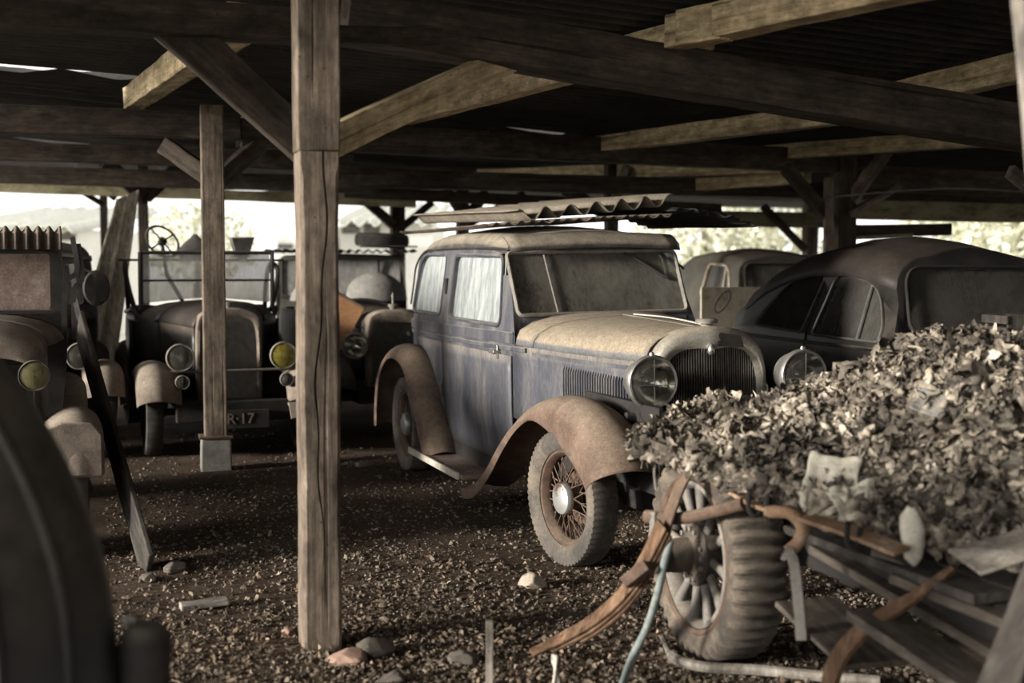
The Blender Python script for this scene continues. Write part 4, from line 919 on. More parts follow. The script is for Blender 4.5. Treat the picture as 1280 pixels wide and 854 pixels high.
for s in(-1,1):
    pf=lambda x,z,s=s:(x,s*(by(x,z)-.02),z); pg=lambda x,z,s=s:(x,s*(by(x,z)+.004),z)
    pane(t,inset(wf,-.006),pf,'glass_dark','front_window'); pane(t,inset(wr,-.006),pf,'glass_dark','rear_window')
    trim_loop(t,inset(wf,.004),pg,.009,'chrome','chrome_window_trim'); trim_loop(t,inset(wr,.004),pg,.007,'greyiron','window_trim')
    MB().tube([pg(-.36,1.0),pg(-.415,1.385)],.009,6).build('vent_window_bar','chrome',t)
    MB().tube([pg(x,.955) for x in np.linspace(.0,-2.3,20)],.012,6).build('belt_line','black',t)
    for xx in(-1.05,):
        MB().tube(spl([pg(xx,1.5),pg(xx-.0,1.2),pg(xx-.02,.95),(xx-.02,s*.715,.5)],10),.006,5).build('door_gap','under',t)
    MB().tube([pg(-.9,.90),pg(-.8,.90)],.012,8).build('door_handle','chrome',t)
wfx=lambda y,z:(.06-.42*max(0,z-1.0)-.03,y,z)
pane(t,inset(wsb,-.006),wfx,'glass_dark','windscreen')
trim_loop(t,inset(wsb,-.012),lambda y,z:(.072-.42*max(0,z-1.0),y,z),.011,'under','windscreen_seal')
for (X0,X1) in ((.06,1.35),):
    hs=spl([(.03,.70,1.06,.93),(.4,.60,1.05,.95),(.9,.48,1.02,.92),(1.25,.38,.96,.85),(1.38,.30,.86,.78)],16)
    MB().loft([hood_ring(*c) for c in hs],False,False).build('hood','blackmatt',t,60,solid=.01)
    for s in(-1,1): MB().loft([[(c[0],s*c[1],z) for z in np.linspace(.45,c[3],4)] for c in hs],False,False).build('hood_side','black',t,60,solid=.01)
PB=[(-.35,.5),(.0,.72),(.4,.86),(.8,.88),(1.15,.80),(1.38,.62),(1.45,.42)]
for s in(-1,1):
    fender(t,PB,[.2,.28,.34,.36,.36,.32,.25],[s*.42]*3,[s*.84]*3,'black','front_fender',28)
    fender(t,[(-2.9,.4),(-2.75,.62),(-2.4,.78),(-2.0,.76),(-1.7,.6),(-1.55,.35)],[.1,.2,.3,.3,.25,.1],[s*.5]*3,[s*.80]*3,'black','rear_fender',24)
    for X in(.9,-2.25): wheel(t,(X,s*.68,.34),0,.35,.15,.22,'disc','rubber_dark',s,.01,40,False,'blackmatt')
    headlight(t,(1.47,s*.58,.74),.10,.14,'lens',cross=False,shell='black')
MB().box((-.7,0,.33),(4.0,1.2,.12)).build('chassis','under',t,0); MB().box((-1.0,0,.6),(1.6,1.25,.3)).box((-1.45,0,.9),(.2,1.2,.45)).build('seat','leather',t,30,.05)
cb=Matrix.Translation(t.location)@Matrix.Rotation(R(-74.6),4,'Z')
cr=thing('crate','small dark slatted crate sitting on the hood of the black saloon','crate',cb@Vector((.42,-.06,1.066)),R(-82))
for s in(-1,1):
    MB().box((s*.13,0,.065),(.018,.30,.13)).build('end_board','darkplank',cr,30,.003)
    MB().box((0,s*.16,.10),(.30,.015,.05)).box((0,s*.16,.03),(.30,.015,.05)).build('side_slat','darkplank',cr,30,.003)
MB().box((0,0,.012),(.27,.31,.02)).build('base','darkplank',cr,0)
# ---- olive grey saloon further back
t=thing('grey_saloon','faded olive-grey saloon behind the black saloon, its pale-framed side window in view','car',(3.10,14.76,0),R(-74.6))
stg=[(.05,.66,.35,1.05,1.60,.35),(-.3,.67,.35,1.05,1.66,.25),(-.9,.67,.35,1.05,1.69,.1),(-1.6,.66,.35,1.05,1.66,0),(-2.1,.62,.36,1.05,1.50,0),(-2.5,.54,.4,1.0,1.2,0)]
wg=roundpoly([(-.95,1.14),(-.16,1.13),(-.36,1.47),(-.90,1.49)],[.05,.05,.14,.08]); wsg=roundpoly([(-.53,1.12),(.53,1.12),(.5,1.49),(-.5,1.49)],.08)
place(body_shell(stg,[side_cut(wg,s*.35,s*.9) for s in(-1,1)]+[front_cut(wsg,-.3,.42)],.031,corner=.21,crown=.05,tum=.12),'body','greycar',t,40)
gy=lambda z:.665-.235*max(0,z-1.05)
for s in(-1,1):
    pane(t,inset(wg,-.006),lambda x,z,s=s:(x,s*(gy(z)-.02),z),'glass_mid','side_window')
    trim_loop(t,inset(wg,-.01),lambda x,z,s=s:(x,s*(gy(z)+.006),z),.02,'beige','window_frame')
    MB().tube([(-.40,s*(gy(1.15)+.003),1.14),(-.42,s*(gy(1.45)+.003),1.46)],.012,6).build('vent_window_bar','beige',t)
    fender(t,PB,[.2,.28,.34,.36,.36,.32,.25],[s*.42]*3,[s*.82]*3,'greycar','front_fender',24)
    for X in(.9,-1.9): wheel(t,(X,s*.66,.34),0,.35,.15,.22,'disc','rubber_dark',s,.01,32,False,'blackmatt')
pane(t,inset(wsg,-.006),lambda y,z:(.02-.35*max(0,z-1.05),y,z),'glass_mid','windscreen')
trim_loop(t,inset(wsg,-.012),lambda y,z:(.06-.35*max(0,z-1.05),y,z),.014,'blackmatt','windscreen_seal')
hs=spl([(.02,.66,1.12,.98),(.5,.56,1.09,.98),(1.0,.44,1.04,.94),(1.35,.32,.9,.82)],14)
MB().loft([hood_ring(*c) for c in hs],False,False).build('hood','greycar',t,60,solid=.01)
for s in(-1,1): MB().loft([[(c[0],s*c[1],z) for z in np.linspace(.45,c[3],4)] for c in hs],False,False).build('hood_side','greycar',t,60,solid=.01)
# beige panel with a rope loop
A=W(876,359,12.3);B=W(956,359,12.6); A0=Vector((A.x-.02,A.y-.15,0));B0=Vector((B.x-.02,B.y-.15,0))
pn=thing('metal_sheet','peeling beige metal panel standing between the sedan and the olive-grey saloon','panel',A0,0)
mb=MB(); mb.v=[tuple(p-A0) for p in (A0,B0,B,A)]; mb.f=[(0,1,2,3)]; mb.build('sheet','beige',pn,0,.005,solid=.02)
c=(W(902,377,12.2)-A0); mb=MB(); mb.tube([(c.x+.055*math.cos(a)+.05*math.sin(a),c.y-.03,c.z+.10*math.sin(a)) for a in np.linspace(0,2*math.pi,25)[:-1]],.011,8,True); mb.build('rope_loop','leather',pn)
# ---- dark wing nearest the camera, lower left
Q=spl([W(-60,375,2.85),W(-4,452,2.8),W(52,530,2.74),W(98,622,2.68),W(133,735,2.62),W(146,880,2.56),W(150,1060,2.5)],40)
t=thing('foreground_car','very dark blurred car wing with raised ribs, nearest at the lower left','car',(-1.25,2.75,0),0)
O=Vector((-1.25,2.75,0)); prof=[(-.95,.34),(-.5,.30),(-.2,.20),(-.05,.09),(0,0),(-.035,-.09),(-.13,-.17),(-.3,-.23),(-.6,-.27),(-.95,-.28)]
pr=spl([(a,b,0) for a,b in prof],30)
MB().loft([[Vector(q)-O+Vector((a,b,0)) for a,b,_ in pr] for q in Q],False,False).build('wing','black',t,60,solid=.01)
for (a,b,r_) in((-.05,-.115,.011),(-.155,-.19,.012),(-.30,-.235,.009)):
    MB().tube([Vector(q)-O+Vector((a,b,0)) for q in Q],r_,8).build('rib','blackmatt',t)
wheel(t,(-.5,.05,.33),R(70),.34,.15,.22,'disc','rubber_dark',-1,.0,40,False,'blackmatt'); bp=W(182,835,2.62)-O; mb=MB(); mb.lathe([(.004,.055),(.035,.05),(.05,.03),(.055,0),(.055,-.3)],bp+Vector((0,0,.04)),(.1,0,1),24); mb.v=[(bp.x+(x-bp.x)*1.0,y,z) for x,y,z in mb.v]; mb.build('bumper_horn','blackmatt',t)
MB().tube([bp+Vector((-.9,.05,-.06)),bp+Vector((-.2,.02,-.06)),bp+Vector((.0,0,-.07))],.045,12).build('bumper','blackmatt',t)
kp=W(160,775,2.62)-O; MB().lathe([(.002,.02),(.012,.014),(.014,0),(.006,-.03)],kp,(.3,-1,.2),14).build('knob','chrome',t)
# ---- white car far off in the right gap
t=thing('white_car','small white rounded car parked outside in the far right gap','car',(W(1226,330,30).x,30,-.05),R(200))
stw=[(.9,.7,.3,.9,.95,0),(.5,.72,.3,.95,1.1,.0),(.1,.72,.3,.95,1.5,.0),(-.4,.72,.3,.95,1.62,0),(-.9,.72,.3,.95,1.58,0),(-1.4,.7,.3,.95,1.3,0),(-1.8,.62,.35,.9,1.0,0)]
wwp=roundpoly([(-1.0,1.02),(.0,1.02),(-.1,1.42),(-.85,1.46)],.12)
place(body_shell(stw,[side_cut(wwp,s*.35,s*.9) for s in(-1,1)],.03,corner=.25,tum=.12),'body','whitecar',t,40)
for s in(-1,1):
    pane(t,inset(wwp,-.01),lambda x,z,s=s:(x,s*(.70-.2*max(0,z-.95)),z),'glass_mid','side_window')
    for X in(.6,-1.2): wheel(t,(X,s*.66,.3),0,.31,.14,.2,'disc','rubber_dark',s,0,24,False,'greyiron')
# ---- wooden shutter leaning
A=W(150,255,13.5);B=W(174,239,13.62)
sh=thing('shutter','weathered two-panel wooden shutter leaning at the dark post on the left','shutter',(0,0,0),0)
p_=[W(100,410,13.4),W(152,405,13.55),W(174,238,13.75),W(146,250,13.6)]
dn=(p_[0]-p_[3]); p_[0]=p_[3]+dn*(1.53);p_[1]=p_[2]+(p_[1]-p_[2])*1.53
k0=min(p.z for p in p_); base=p_[0].copy(); base.z=0; sh.location=base
L_=lambda u,v,off=0: (p_[0]*(1-u)*(1-v)+p_[1]*u*(1-v)+p_[2]*u*v+p_[3]*(1-u)*v)-base+Vector((.15,-1,.1)).normalized()*off
def slab(u0,u1,v0,v1,o0,o1):
    mb=MB(); mb.v=[tuple(L_(u,v,o)) for o in(o0,o1) for u,v in((u0,v0),(u1,v0),(u1,v1),(u0,v1))]; mb.f=[(3,2,1,0),(4,5,6,7),(0,1,5,4),(1,2,6,5),(2,3,7,6),(3,0,4,7)]; return mb
for (u0,u1) in((.0,.12),(.44,.58),(.88,1.0)): slab(u0,u1,0,1,0,.045).build('stile','paleplank',sh,30,.004)
for (v0,v1) in((0,.1),(.9,1)): slab(.12,.88,v0,v1,.002,.043).build('rail','paleplank',sh,30,.004)
for (u0,u1) in((.12,.44),(.58,.88)): slab(u0,u1,.1,.9,.01,.022).build('panel','paleplank',sh,30)
# ---- dark plank leaning on the lorry fender
a=W(100,406,7.7); b=G(186,716); d=(a-b)
o=timber('leaning_plank','dark broad plank leaning up against the lorry cab, left of the open ground','plank',b+Vector((0,0,.01)),a,.215,.028,'darkplank',wob=.002,yaw=R(-62))
# ================================================================== HEAP ON A WRECKED CHASSIS, foreground right
xr=[.46,.62,.77,1.03,1.28,1.48,1.66,2.06,2.6,3.4]; zr_=[.82,.86,.90,.95,1.02,1.12,1.215,1.18,1.17,1.05]
yf=[4.98,4.74,4.58,4.33,4.13,4.04,3.95,3.8,3.75,3.8]; zf=[.84,.81,.775,.725,.665,.625,.60,.575,.57,.57]
yb=[5.2,5.5,5.7,5.9,6.0,6.05,6.05,6.1,6.1,6.0]
def heap_z(x,y):
    a=np.interp(x,xr,yf);b=np.interp(x,xr,yb);zt=np.interp(x,xr,zr_);z0=np.interp(x,xr,zf); yr=a+(b-a)*.60
    if y<yr: k=max(0,(y-a)/(yr-a)); return z0+(zt-z0)*math.sin(k*math.pi/2)**.85
    k=min(1,(y-yr)/(b-yr)); return z0+(zt-z0)*math.cos(k*math.pi/2)
def hz(x,y):
    return heap_z(x,y)+.06*noise.noise(Vector((x*5.5,y*5.5,1)))+.045*noise.noise(Vector((x*9,y*9,2)))+.018*noise.noise(Vector((x*22,y*22,3)))
mb=MB(); rows=[]
for i in range(240):
    x=.46+2.9*(i/239); a=np.interp(x,xr,yf);b=np.interp(x,xr,yb); row=[(x,a+.08,heap_z(x,a)-.05),(x,a-.005,heap_z(x,a)-.03)]
    for j in range(130):
        y=a+(b-a)*j/129; row.append((x,y,hz(x,y)))
    row.append((x,b-.05,heap_z(x,b)-.12)); rows.append(row)
mb.loft(rows,False,False)
heap=mb.build('rag_heap','heapbase',None,180); tag(heap,'big dusty heap of torn rags and wool piled on the wreck in the right foreground','heap',None,'stuff')
def flakes(n,pick,smin,smax,seg,crump,lift,seed,power=2.2,long_=2.2):
    r=np.random.default_rng(seed); vs=[];fs=[]
    for i in range(n):
        x,y,z,nr=pick(r); s=smin+(smax-smin)*r.random()**power; asp=1+r.random()*(long_-1)
        nr=np.array(nr)+r.normal(size=3)*.55; nr/=np.linalg.norm(nr); u=np.cross(nr,r.normal(size=3)); u/=np.linalg.norm(u); w=np.cross(nr,u)
        m=seg+1; k=len(vs); c=np.array([x,y,z])+nr*lift*r.random()*s; curl=r.normal()*1.0; ph=r.random(4)*6
        edge=.78+.44*r.random((m,m))
        for a in range(m):
            for b in range(m):
                p0=(a/seg-.5)*2; q0=(b/seg-.5)*2; p=p0*math.sqrt(1-q0*q0/2)*edge[a,b]; q=q0*math.sqrt(1-p0*p0/2)*edge[b,a]
                h=curl*(p*p-.3)+crump*math.sin(p*3.1+ph[0])*math.cos(q*2.7+ph[1])+crump*.5*r.normal()
                vs.append(tuple(c+u*(p*s*asp)+w*(q*s)+nr*(h*s)))
        for a in range(seg):
            for b in range(seg):
                v=k+a*m+b; fs.append((v,v+1,v+m+1,v+m))
    return vs,fs
def pick_heap(r):
    while True:
        x=.47+2.6*r.random()**1.0; a=np.interp(x,xr,yf);b=np.interp(x,xr,yb); y=a-.02+(b-a)*.85*r.random()**.9
        if x>2.6 and r.random()<.6: continue
        e=.02; z=hz(x,y); nx=-(hz(x+e,y)-z)/e; ny=-(hz(x,y+e)-z)/e
        n=np.array([nx,ny,1]); n/=np.linalg.norm(n)
        return x,y,z,n
def pick_edge(r):
    x=.47+2.2*r.random(); a=np.interp(x,xr,yf); z=heap_z(x,a)+.02-.075*r.random()**1.5
    return x,a-.01-.02*r.random(),z,np.array([-.2,-1,.1])
mb=MB(); mb.add(*flakes(10500,pick_heap,.0045,.018,3,.55,.7,11,1.5,3.6)); mb.add(*flakes(480,pick_heap,.018,.042,5,.42,.35,12,2.0,2.2)); mb.add(*flakes(1300,pick_edge,.005,.02,3,.5,.4,13,1.6,4))
bm=bmesh.new(); bmesh.ops.create_icosphere(bm,subdivisions=2,radius=1); IV2=np.array([v.co[:] for v in bm.verts]); IF2=[tuple(v.index for v in f.verts) for f in bm.faces]; bm.free()
BL=[]
for k in range(24): BL.append(np.array([[1+.62*noise.noise(Vector(v)*1.5+Vector((k*7.3,k,0)))+.25*noise.noise(Vector(v)*4+Vector((k*3.1,0,k)))] for v in IV2]))
def blob(r): return BL[r.integers(24)]
def tufts(n,pick,smin,smax,seed,pw=2.0):
    r=np.random.default_rng(seed); vs=[];fs=[]
    for i in range(n):
        x,y,z,nr=pick(r); s=smin+(smax-smin)*r.random()**pw; J=IV2*blob(r)*(np.array([1.25,.4+.5*r.random(),.35+.35*r.random()])*s)
        q=r.normal(size=(3,3)); q,_=np.linalg.qr(q); J=J@q+np.array([x,y,z])+nr*s*.25; k=len(vs); vs+=[tuple(p) for p in J]; fs+=[tuple(k+p for p in f) for f in IF2]
    return vs,fs
mb.add(*tufts(3300,pick_heap,.006,.026,14,1.9)); mb.add(*tufts(1100,pick_edge,.007,.03,15,1.6))
r_=np.random.default_rng(77)
for i in range(2600):
    x,y,z,nr=pick_heap(r_) if i%5 else pick_edge(r_); p=Vector((x,y,z)); d=Vector(r_.normal(size=3)); L=.015+.035*r_.random()**1.5; nr=Vector(nr); P=[]
    for k in range(5):
        P.append(p.copy()); d=(d+Vector(r_.normal(size=3))*.7+nr*.15).normalized(); p=p+d*L*.45+nr*.001
    w=.0012+.0022*r_.random(); k0=len(mb.v); u=Vector(r_.normal(size=3)).normalized()
    for q in P: mb.v+=[tuple(q-u*w),tuple(q+u*w)]
    for k in range(4): mb.f.append((k0+2*k,k0+2*k+1,k0+2*k+3,k0+2*k+2))
o=mb.build('loose_rags','scraps',heap,180,raw=True)
o['kind']='stuff'
o=None
# larger individual rags
def rag(label,c,size,nr,mat,seed,seg=10,crump=.16,name='rag',asp=1.2,grp=None,drape=0):
    r=np.random.default_rng(seed); n=Vector(nr).normalized(); u=n.orthogonal().normalized(); w=n.cross(u); mb=MB(); rows=[]
    rot=r.random()*6; u,w=u*math.cos(rot)+w*math.sin(rot),w*math.cos(rot)-u*math.sin(rot)
    for a in range(seg+1):
        row=[]
        for b in range(seg+1):
            p=(a/seg-.5)*2;q=(b/seg-.5)*2; th=math.atan2(q,p); rad=1+.22*noise.noise(Vector((math.cos(th)*1.6,math.sin(th)*1.6,seed)))
            P=Vector(c)+u*(p*size*asp*rad)+w*(q*size*rad)+n*(size*(crump*2*noise.noise(Vector((p*1.7,q*1.7,seed)))+crump*noise.noise(Vector((p*4,q*4,seed+3)))))
            P.z-=drape*size*(p*p+q*q)*.5
            row.append(tuple(P))
        rows.append(row)
    mb.loft(rows,False,False); o=mb.build(name,mat,None,180,solid=.006,subsurf=1); return tag(o,label,'rag',grp)
def onheap(px,py,off=.02):
    r=ray(px,py); t=3.4
    while t<7:
        p=Vector((0,0,EYE))+r*t
        if .46<p.x<3.3 and np.interp(p.x,xr,yf)-.03<p.y<np.interp(p.x,xr,yb) and p.z<hz(p.x,p.y)+off: return p
        t+=.01
    return Vector((0,0,EYE))+r*4.2
rag('cream pointed rag on the lower front of the heap, above the rusty rail',onheap(1040,605),.085,(-.2,-.9,.5),'cream',3)
rag('bright cream crumpled rag low on the heap, right of the pointed one',onheap(1075,628,.03),.07,(.1,-.9,.6),'cream',4,crump=.28)
rag('pale tan flat scrap in the upper middle of the heap',onheap(1165,505),.055,(-.1,-.7,.8),'tarp',5,crump=.1)
rag('cream rag beneath the rusty rail clips, left of the bright ones',onheap(1022,642,.03),.045,(-.3,-.9,.3),'cream',8,crump=.25)
w0=W(1138,668,4.02); mb=MB(); rg=[]
for k,(r_,dz) in enumerate([(.012,.085),(.03,.06),(.035,.02),(.032,-.03),(.022,-.07),(.006,-.095)]): rg.append([(w0.x+r_*math.cos(a)*(1.1+.55*noise.noise(Vector((math.cos(a)*1.5,math.sin(a)*1.5,k*.6))))+.006*k*.4,w0.y-.01+r_*.7*math.sin(a),w0.z+dz+.012*noise.noise(Vector((a,k,2)))) for a in np.linspace(0,2*math.pi,15)[:-1]])
mb.loft(rg); tag(mb.build('rag','cream',None,60),'white twisted rag end hanging off the front edge of the heap','rag')
# ---- the wreck itself
HT=R(-71.5); WC=Vector((.775,4.985,.375))
t=thing('wrecked_chassis','rusted lorry chassis under the rag heap with one large spoked wheel','chassis',(WC.x,WC.y,0),HT)
TI=(Matrix.Translation(t.location)@Matrix.Rotation(HT,4,'Z')).inverted()
tl=lambda p: tuple(TI@Vector(p))
Rt=.385; n=48; a_=.10; s=-1
r=MB(); r.lathe([(.292,-.088),(.282,-.098),(.268,-.092),(.262,-.06),(.25,-.04),(.25,.05),(.27,.085),(.29,.088),(.275,.04),(.275,-.04)],(0,0,0),(0,1,0),64,True)
wh=r.build('wheel','rustiron',t,40); wh.location=(0,0,.40); wh.rotation_euler=(0,0,R(-1)); wh.scale=(1.06,1.06,1.06)
lug=lambda j,k:(-.016 if j%4<2 else .004) if k in(3,4,5,8,9,10) else (-.007 if j%4<2 and k in(6,7) else 0)
T=MB(); T.lathe([(.272,-.08),(.292,-.096),(.325,-.102),(.352,-.1),(.366,-.09),(.377,-.07),(.382,-.03),(.382,.03),(.377,.07),(.366,.09),(.352,.1),(.325,.102),(.292,.096),(.272,.08)],(0,0,0),(0,1,0),176,True,lug)
T.build('tyre','rubber_brown',wh,35)
q=MB()
for k in range(12):
    A=2*math.pi*k/12+.1; q.tube([(.09*math.sin(A),-.058,.09*math.cos(A)),(.17*math.sin(A),-.064,.17*math.cos(A)),(.252*math.sin(A),-.07,.252*math.cos(A))],[.019,.016,.023],10,flat=1)
q.lathe([(.262,-.088),(.25,-.092),(.236,-.075),(.234,-.02),(.25,.0)],(0,0,0),(0,1,0),64); sp=q.build('spokes','greyiron',wh,50)
hb=MB().lathe([(.112,-.03),(.115,-.085),(.104,-.092),(.075,-.096),(.062,-.11),(.058,-.20),(.062,-.205),(.064,-.225),(.056,-.245),(.05,-.248),(.046,-.24),(.002,-.24)],(0,0,0),(0,1,0),40)
hub=hb.build('hub','rubber_brown',wh,40)
bl=MB()
for k in range(16):
    A=2*math.pi*k/16; bl.lathe([(.009,-.088),(.009,-.104),(.001,-.106)],(.092*math.sin(A),0,.092*math.cos(A)),(0,1,0),8)
bl.build('bolts','greyiron',hub,30)
MB().tube([tl((WC.x,WC.y,.365)),(0,.9,.365),(0,1.5,.365)],.045,12).build('axle','under',t)
# leaf springs / rails, built from their place in the wreck
def barw(name,pts,w,th,mat,up=(0,0,1),nn=24,label=None):
    mb=MB(); P=spl([tl(p) for p in pts],nn); mb.strip(P,w,th,tuple((TI.to_3x3()@Vector(up)))); o=mb.build(name,mat,t,30,.003)
    if label: o['label']=label
    return o
rail=barw('side_rail',[W(868,578,4.88),W(905,604,4.72),W(948,630,4.52),W(1000,645,4.32),W(1062,664,4.12),W(1128,690,3.94)],.075,.014,'rustorange',(.35,-.75,.55),label='orange rusted curved side rail')
barw('upper_rail',[W(960,606,4.64),W(1000,626,4.44),W(1040,640,4.28)],.03,.012,'rustorange',(.3,-.6,.7))
MB().tube([tl(p) for p in spl([W(808,646,4.86),W(850,648,4.76),W(892,640,4.64),W(930,630,4.54)],20)],[.026]*4+[.023]*16,10).build('spring_arm','rustiron',t)
for px,py,d in((945,627,4.50),(968,636,4.42),(1068,668,4.07)):
    MB().tube([tl(p) for p in spl([W(px-8,py-16,d),W(px-9,py+10,d-.03),W(px+2,py+17,d-.03),W(px+8,py-8,d)],12)],.009,8).build('clip','under',t)
MB().tube([tl(p) for p in spl([W(960,640,4.4),W(988,642,4.32),W(1003,660,4.28),W(998,678,4.27),W(985,690,4.27)],20)],[.022]*20,10).build('spring_hook','rustorange',t)
lv=barw('shackle_lever',[W(980,690,4.26),W(991,698,4.25),W(997,740,4.24),W(1002,800,4.23)],[.05]*6+[.034]*18,.022,'greyiron',(-.3,-.9,0))
barw('mud_stay',[W(858,592,4.78),W(846,618,4.76),W(832,660,4.74),W(826,708,4.73)],.07,.012,'rustiron',(-.9,-.4,0))
barw('inner_stay',[W(818,640,4.82),W(816,672,4.80),W(808,716,4.79)],.035,.02,'greyiron',(-.9,-.4,0))
# frame members and deck carrying the heap
M3=lambda x,y,z:(x,y,z)
mb=MB()
for y0 in(.22,1.25): mb.box((.3,y0,.47),(2.2,.09,.12))
for x0 in(-.75,-.1,.6,1.35): mb.box((x0,.74,.44),(.1,1.1,.09))
mb.build('frame','under',t,30,.008)
mb=MB()
for k in range(9): mb.box((.35,.16+k*.15,.55),(2.1,.14,.03))
mb.build('deck','darkplank',t,30,.004)
MB().tube([(-.7,.25,.42),(-.7,.25,.0)],.05,8).tube([(1.25,1.25,.42),(1.25,1.25,.0)],.05,8).build('trestle_leg','darkplank',t)
# ---- loose boards, pipes, bent strips around it
def strip_thing(name,label,cat,pts,w,th,mat,up=(0,0,1),nn=30,grp=None,taper=None):
    mb=MB(); P=spl(pts,nn); ws=w if not taper else [w*(taper[0]+(taper[1]-taper[0])*i/(nn-1)) for i in range(nn)]
    mb.strip(P,ws,th,up); return tag(mb.build(name,mat,None,30,.003),label,cat,grp)
# layered bent leaf resting from ground against the wheel
ls=thing('leaf_spring','long rusty layered leaf spring curving from the ground up to the spoked wheel','leaf spring',G(735,775),0)
b0=Vector(ls.location)
base=[G(664,817,.03),W(700,799,4.93),W(740,776,4.85),W(778,742,4.78),W(806,700,4.73),W(828,655,4.70)]
for k,(a,b) in enumerate(((0,30),(4,30),(9,30))):
    P=[Vector(p)-b0+Vector((.010*k,.004*k,-.016*k)) for p in spl(base,30)][a:b]
    MB().strip(P,[.045+.03*i/30 for i in range(len(P))],.013,(-.6,-.45,.65)).build('leaf','redwood',ls,30,.003)
mb=MB(); mb.strip([Vector(W(792,712,4.70))-b0,Vector(W(800,724,4.68))-b0],.11,.06,(-.6,-.4,.6)); mb.build('clamp','rustiron',ls,30,.003)
mb=MB(); mb.tube(spl([W(838,676,4.70),W(830,705,4.69),W(822,742,4.69),W(808,786,4.70),W(790,822,4.72),G(776,862,.01)],30),.0145,10); tag(mb.build('pipe','teal',None),'thin faded blue-green pipe standing bent beside the leaf spring','pipe')
mb=MB(); mb.tube(spl([G(828,797,.02),G(842,822,.03),G(880,834,.025),G(950,838,.03),G(1030,846,.02),G(1100,852,.02)],34),[.012]*6+[.02]*28,8); tag(mb.build('branch','greyplank',None),'crooked grey stick lying on the ground below the spoked wheel','stick')
sp_=[G(1030,905,.02),W(1042,838,4.05),W(1068,798,3.98),W(1108,768,3.92),W(1150,742,3.88),W(1192,710,3.86)]
strip_thing('bent_strip','curved rust-brown split strip sticking up at the bottom right','strip',sp_,.085,.02,'redwood',(-.5,-.5,.6),taper=(1,.25))
mb=MB(); rows=[]
for i in range(16):
    k=i/15; c=Vector(W(684,900,4.35)).lerp(W(690,820,4.42),k); wd=.06*(1-k**1.6)+.002
    rows.append([c+Vector((.0+.02*k,0,0)),c+Vector((wd*.5,.02,.0)),c+Vector((wd,.0,-.02))])
mb.loft(rows,False,False); tag(mb.build('splinter','whitewood',None,40,solid=.008),'pointed pale splinter of wood at the bottom edge, below the leaf spring','splinter')
b=G(612,862); tp=W(612,776,b.y-.02); timber('stake','thin pale stake standing upright in the earth at the bottom edge','stake',(b.x,b.y,-.02),(tp.x,tp.y,tp.z),.026,.02,'greyplank',wob=.001,bevel=.002,yaw=0)
def plank(label,a,b,w,th,mat='brownplank',yaw=None): return timber('loose_board',label,'board',a,b,w,th,mat,'boards under and beside the wreck',wob=.002,bevel=.004,yaw=yaw)
plank('short wide brown board tilted under the lever of the wreck',W(1008,752,4.5),W(1098,832,4.05),.24,.02,yaw=None)
plank('longest brown board, running from under the rail toward the bottom right corner',W(1030,685,4.55),W(1320,850,3.55),.13,.03)
plank('dark brown board next to the longest board, lower',W(1085,765,4.0),W(1290,900,3.4),.17,.03)
plank('narrow batten just above the longest board',W(1095,690,4.2),W(1320,800,3.6),.05,.03)
plank('dusty wide board high under the heap at the right edge',W(1135,720,4.05),W(1340,800,3.5),.16,.03)
timber('dark_post_stump','thick dark split timber rising at the bottom right corner','timber',W(1243,905,3.25),W(1338,660,3.45),.115,.10,'darkplank',wob=.006)
pn=thing('sheet_flap','stiff grey sheet corner sticking out under the right end of the heap','sheet',W(1230,690,3.85),0)
o0=Vector(pn.location); pts=[W(1184,688,3.92),W(1300,655,3.98),W(1310,690,3.7),W(1226,719,3.72)]
mb=MB(); mb.v=[tuple(p-o0) for p in pts]; mb.f=[(0,1,2,3)]; mb.build('flap','greyplank',pn,0,.003,solid=.008)
# thin wire at the heap's left tip
mb=MB(); mb.tube(spl([W(820,574,4.86),W(846,580,4.82),W(880,588,4.76),W(930,596,4.68),W(975,606,4.5)],20),.005,6).tube(spl([W(820,574,4.86),W(818,590,4.86),W(820,612,4.86)],8),.005,6)
tag(mb.build('wire_edge','greyiron',None),'thin bent wire along the left lower edge of the heap','wire')
# ------------------------------------------------------------------ stones and litter on the floor
def stone(label,px,py,r,mat='stone',sq=.7,seed=1,name='stone',cat='stone',el=1.2):
    c=G(px,py); rs=np.random.default_rng(seed+90); PL=[Vector(v).normalized() for v in rs.normal(size=(11,3))]; me=bpy.data.meshes.new(name); bm=bmesh.new(); bmesh.ops.create_icosphere(bm,subdivisions=4,radius=1)
    for v in bm.verts:
        d=v.co.copy(); k=1+.28*noise.noise(d*1.3+Vector((seed*3,0,0)))+.16*noise.noise(d*4+Vector((0,seed,0)))
        for n_ in PL: k=min(k,.74/max(.01,d.dot(n_)))
        v.co=Vector((d.x*r*k*el,d.y*r*k,d.z*r*k*sq))
    bm.to_mesh(me); bm.free(); o=place(me,name,mat,None,50); o.location=(c.x,c.y,h2(c.x,c.y)+r*sq*.45-.012); o.rotation_euler=(0,0,seed); return tag(o,label,cat)
stone('rounded tan stone lying in front of the sedan front wheel',664,730,.062,'stone',.8,3)
stone('smooth dark stone in the shaded ground left of the nearest post',219,716,.06,'darkstone',.6,2)
stone('small dark stone at the foot of the leaning plank',186,727,.04,'darkstone',.7,5)
stone('pale broken brick piece at the foot of the nearest post',438,822,.062,'brick',.6,6,'brick_piece','brick',1.4)
stone('dark clod right of the brick piece by the nearest post',470,815,.07,'darkstone',.7,7,'clod','clod')
stone('reddish brick piece left behind the nearest post foot',362,790,.04,'brick',.6,8,'brick_piece','brick')
stone('dark clod on the ground left of the upright stake',575,823,.055,'darkstone',.55,9,'clod','clod')
stone('dark clod at the bottom edge below the nearest post',492,848,.05,'darkstone',.6,10,'clod','clod')
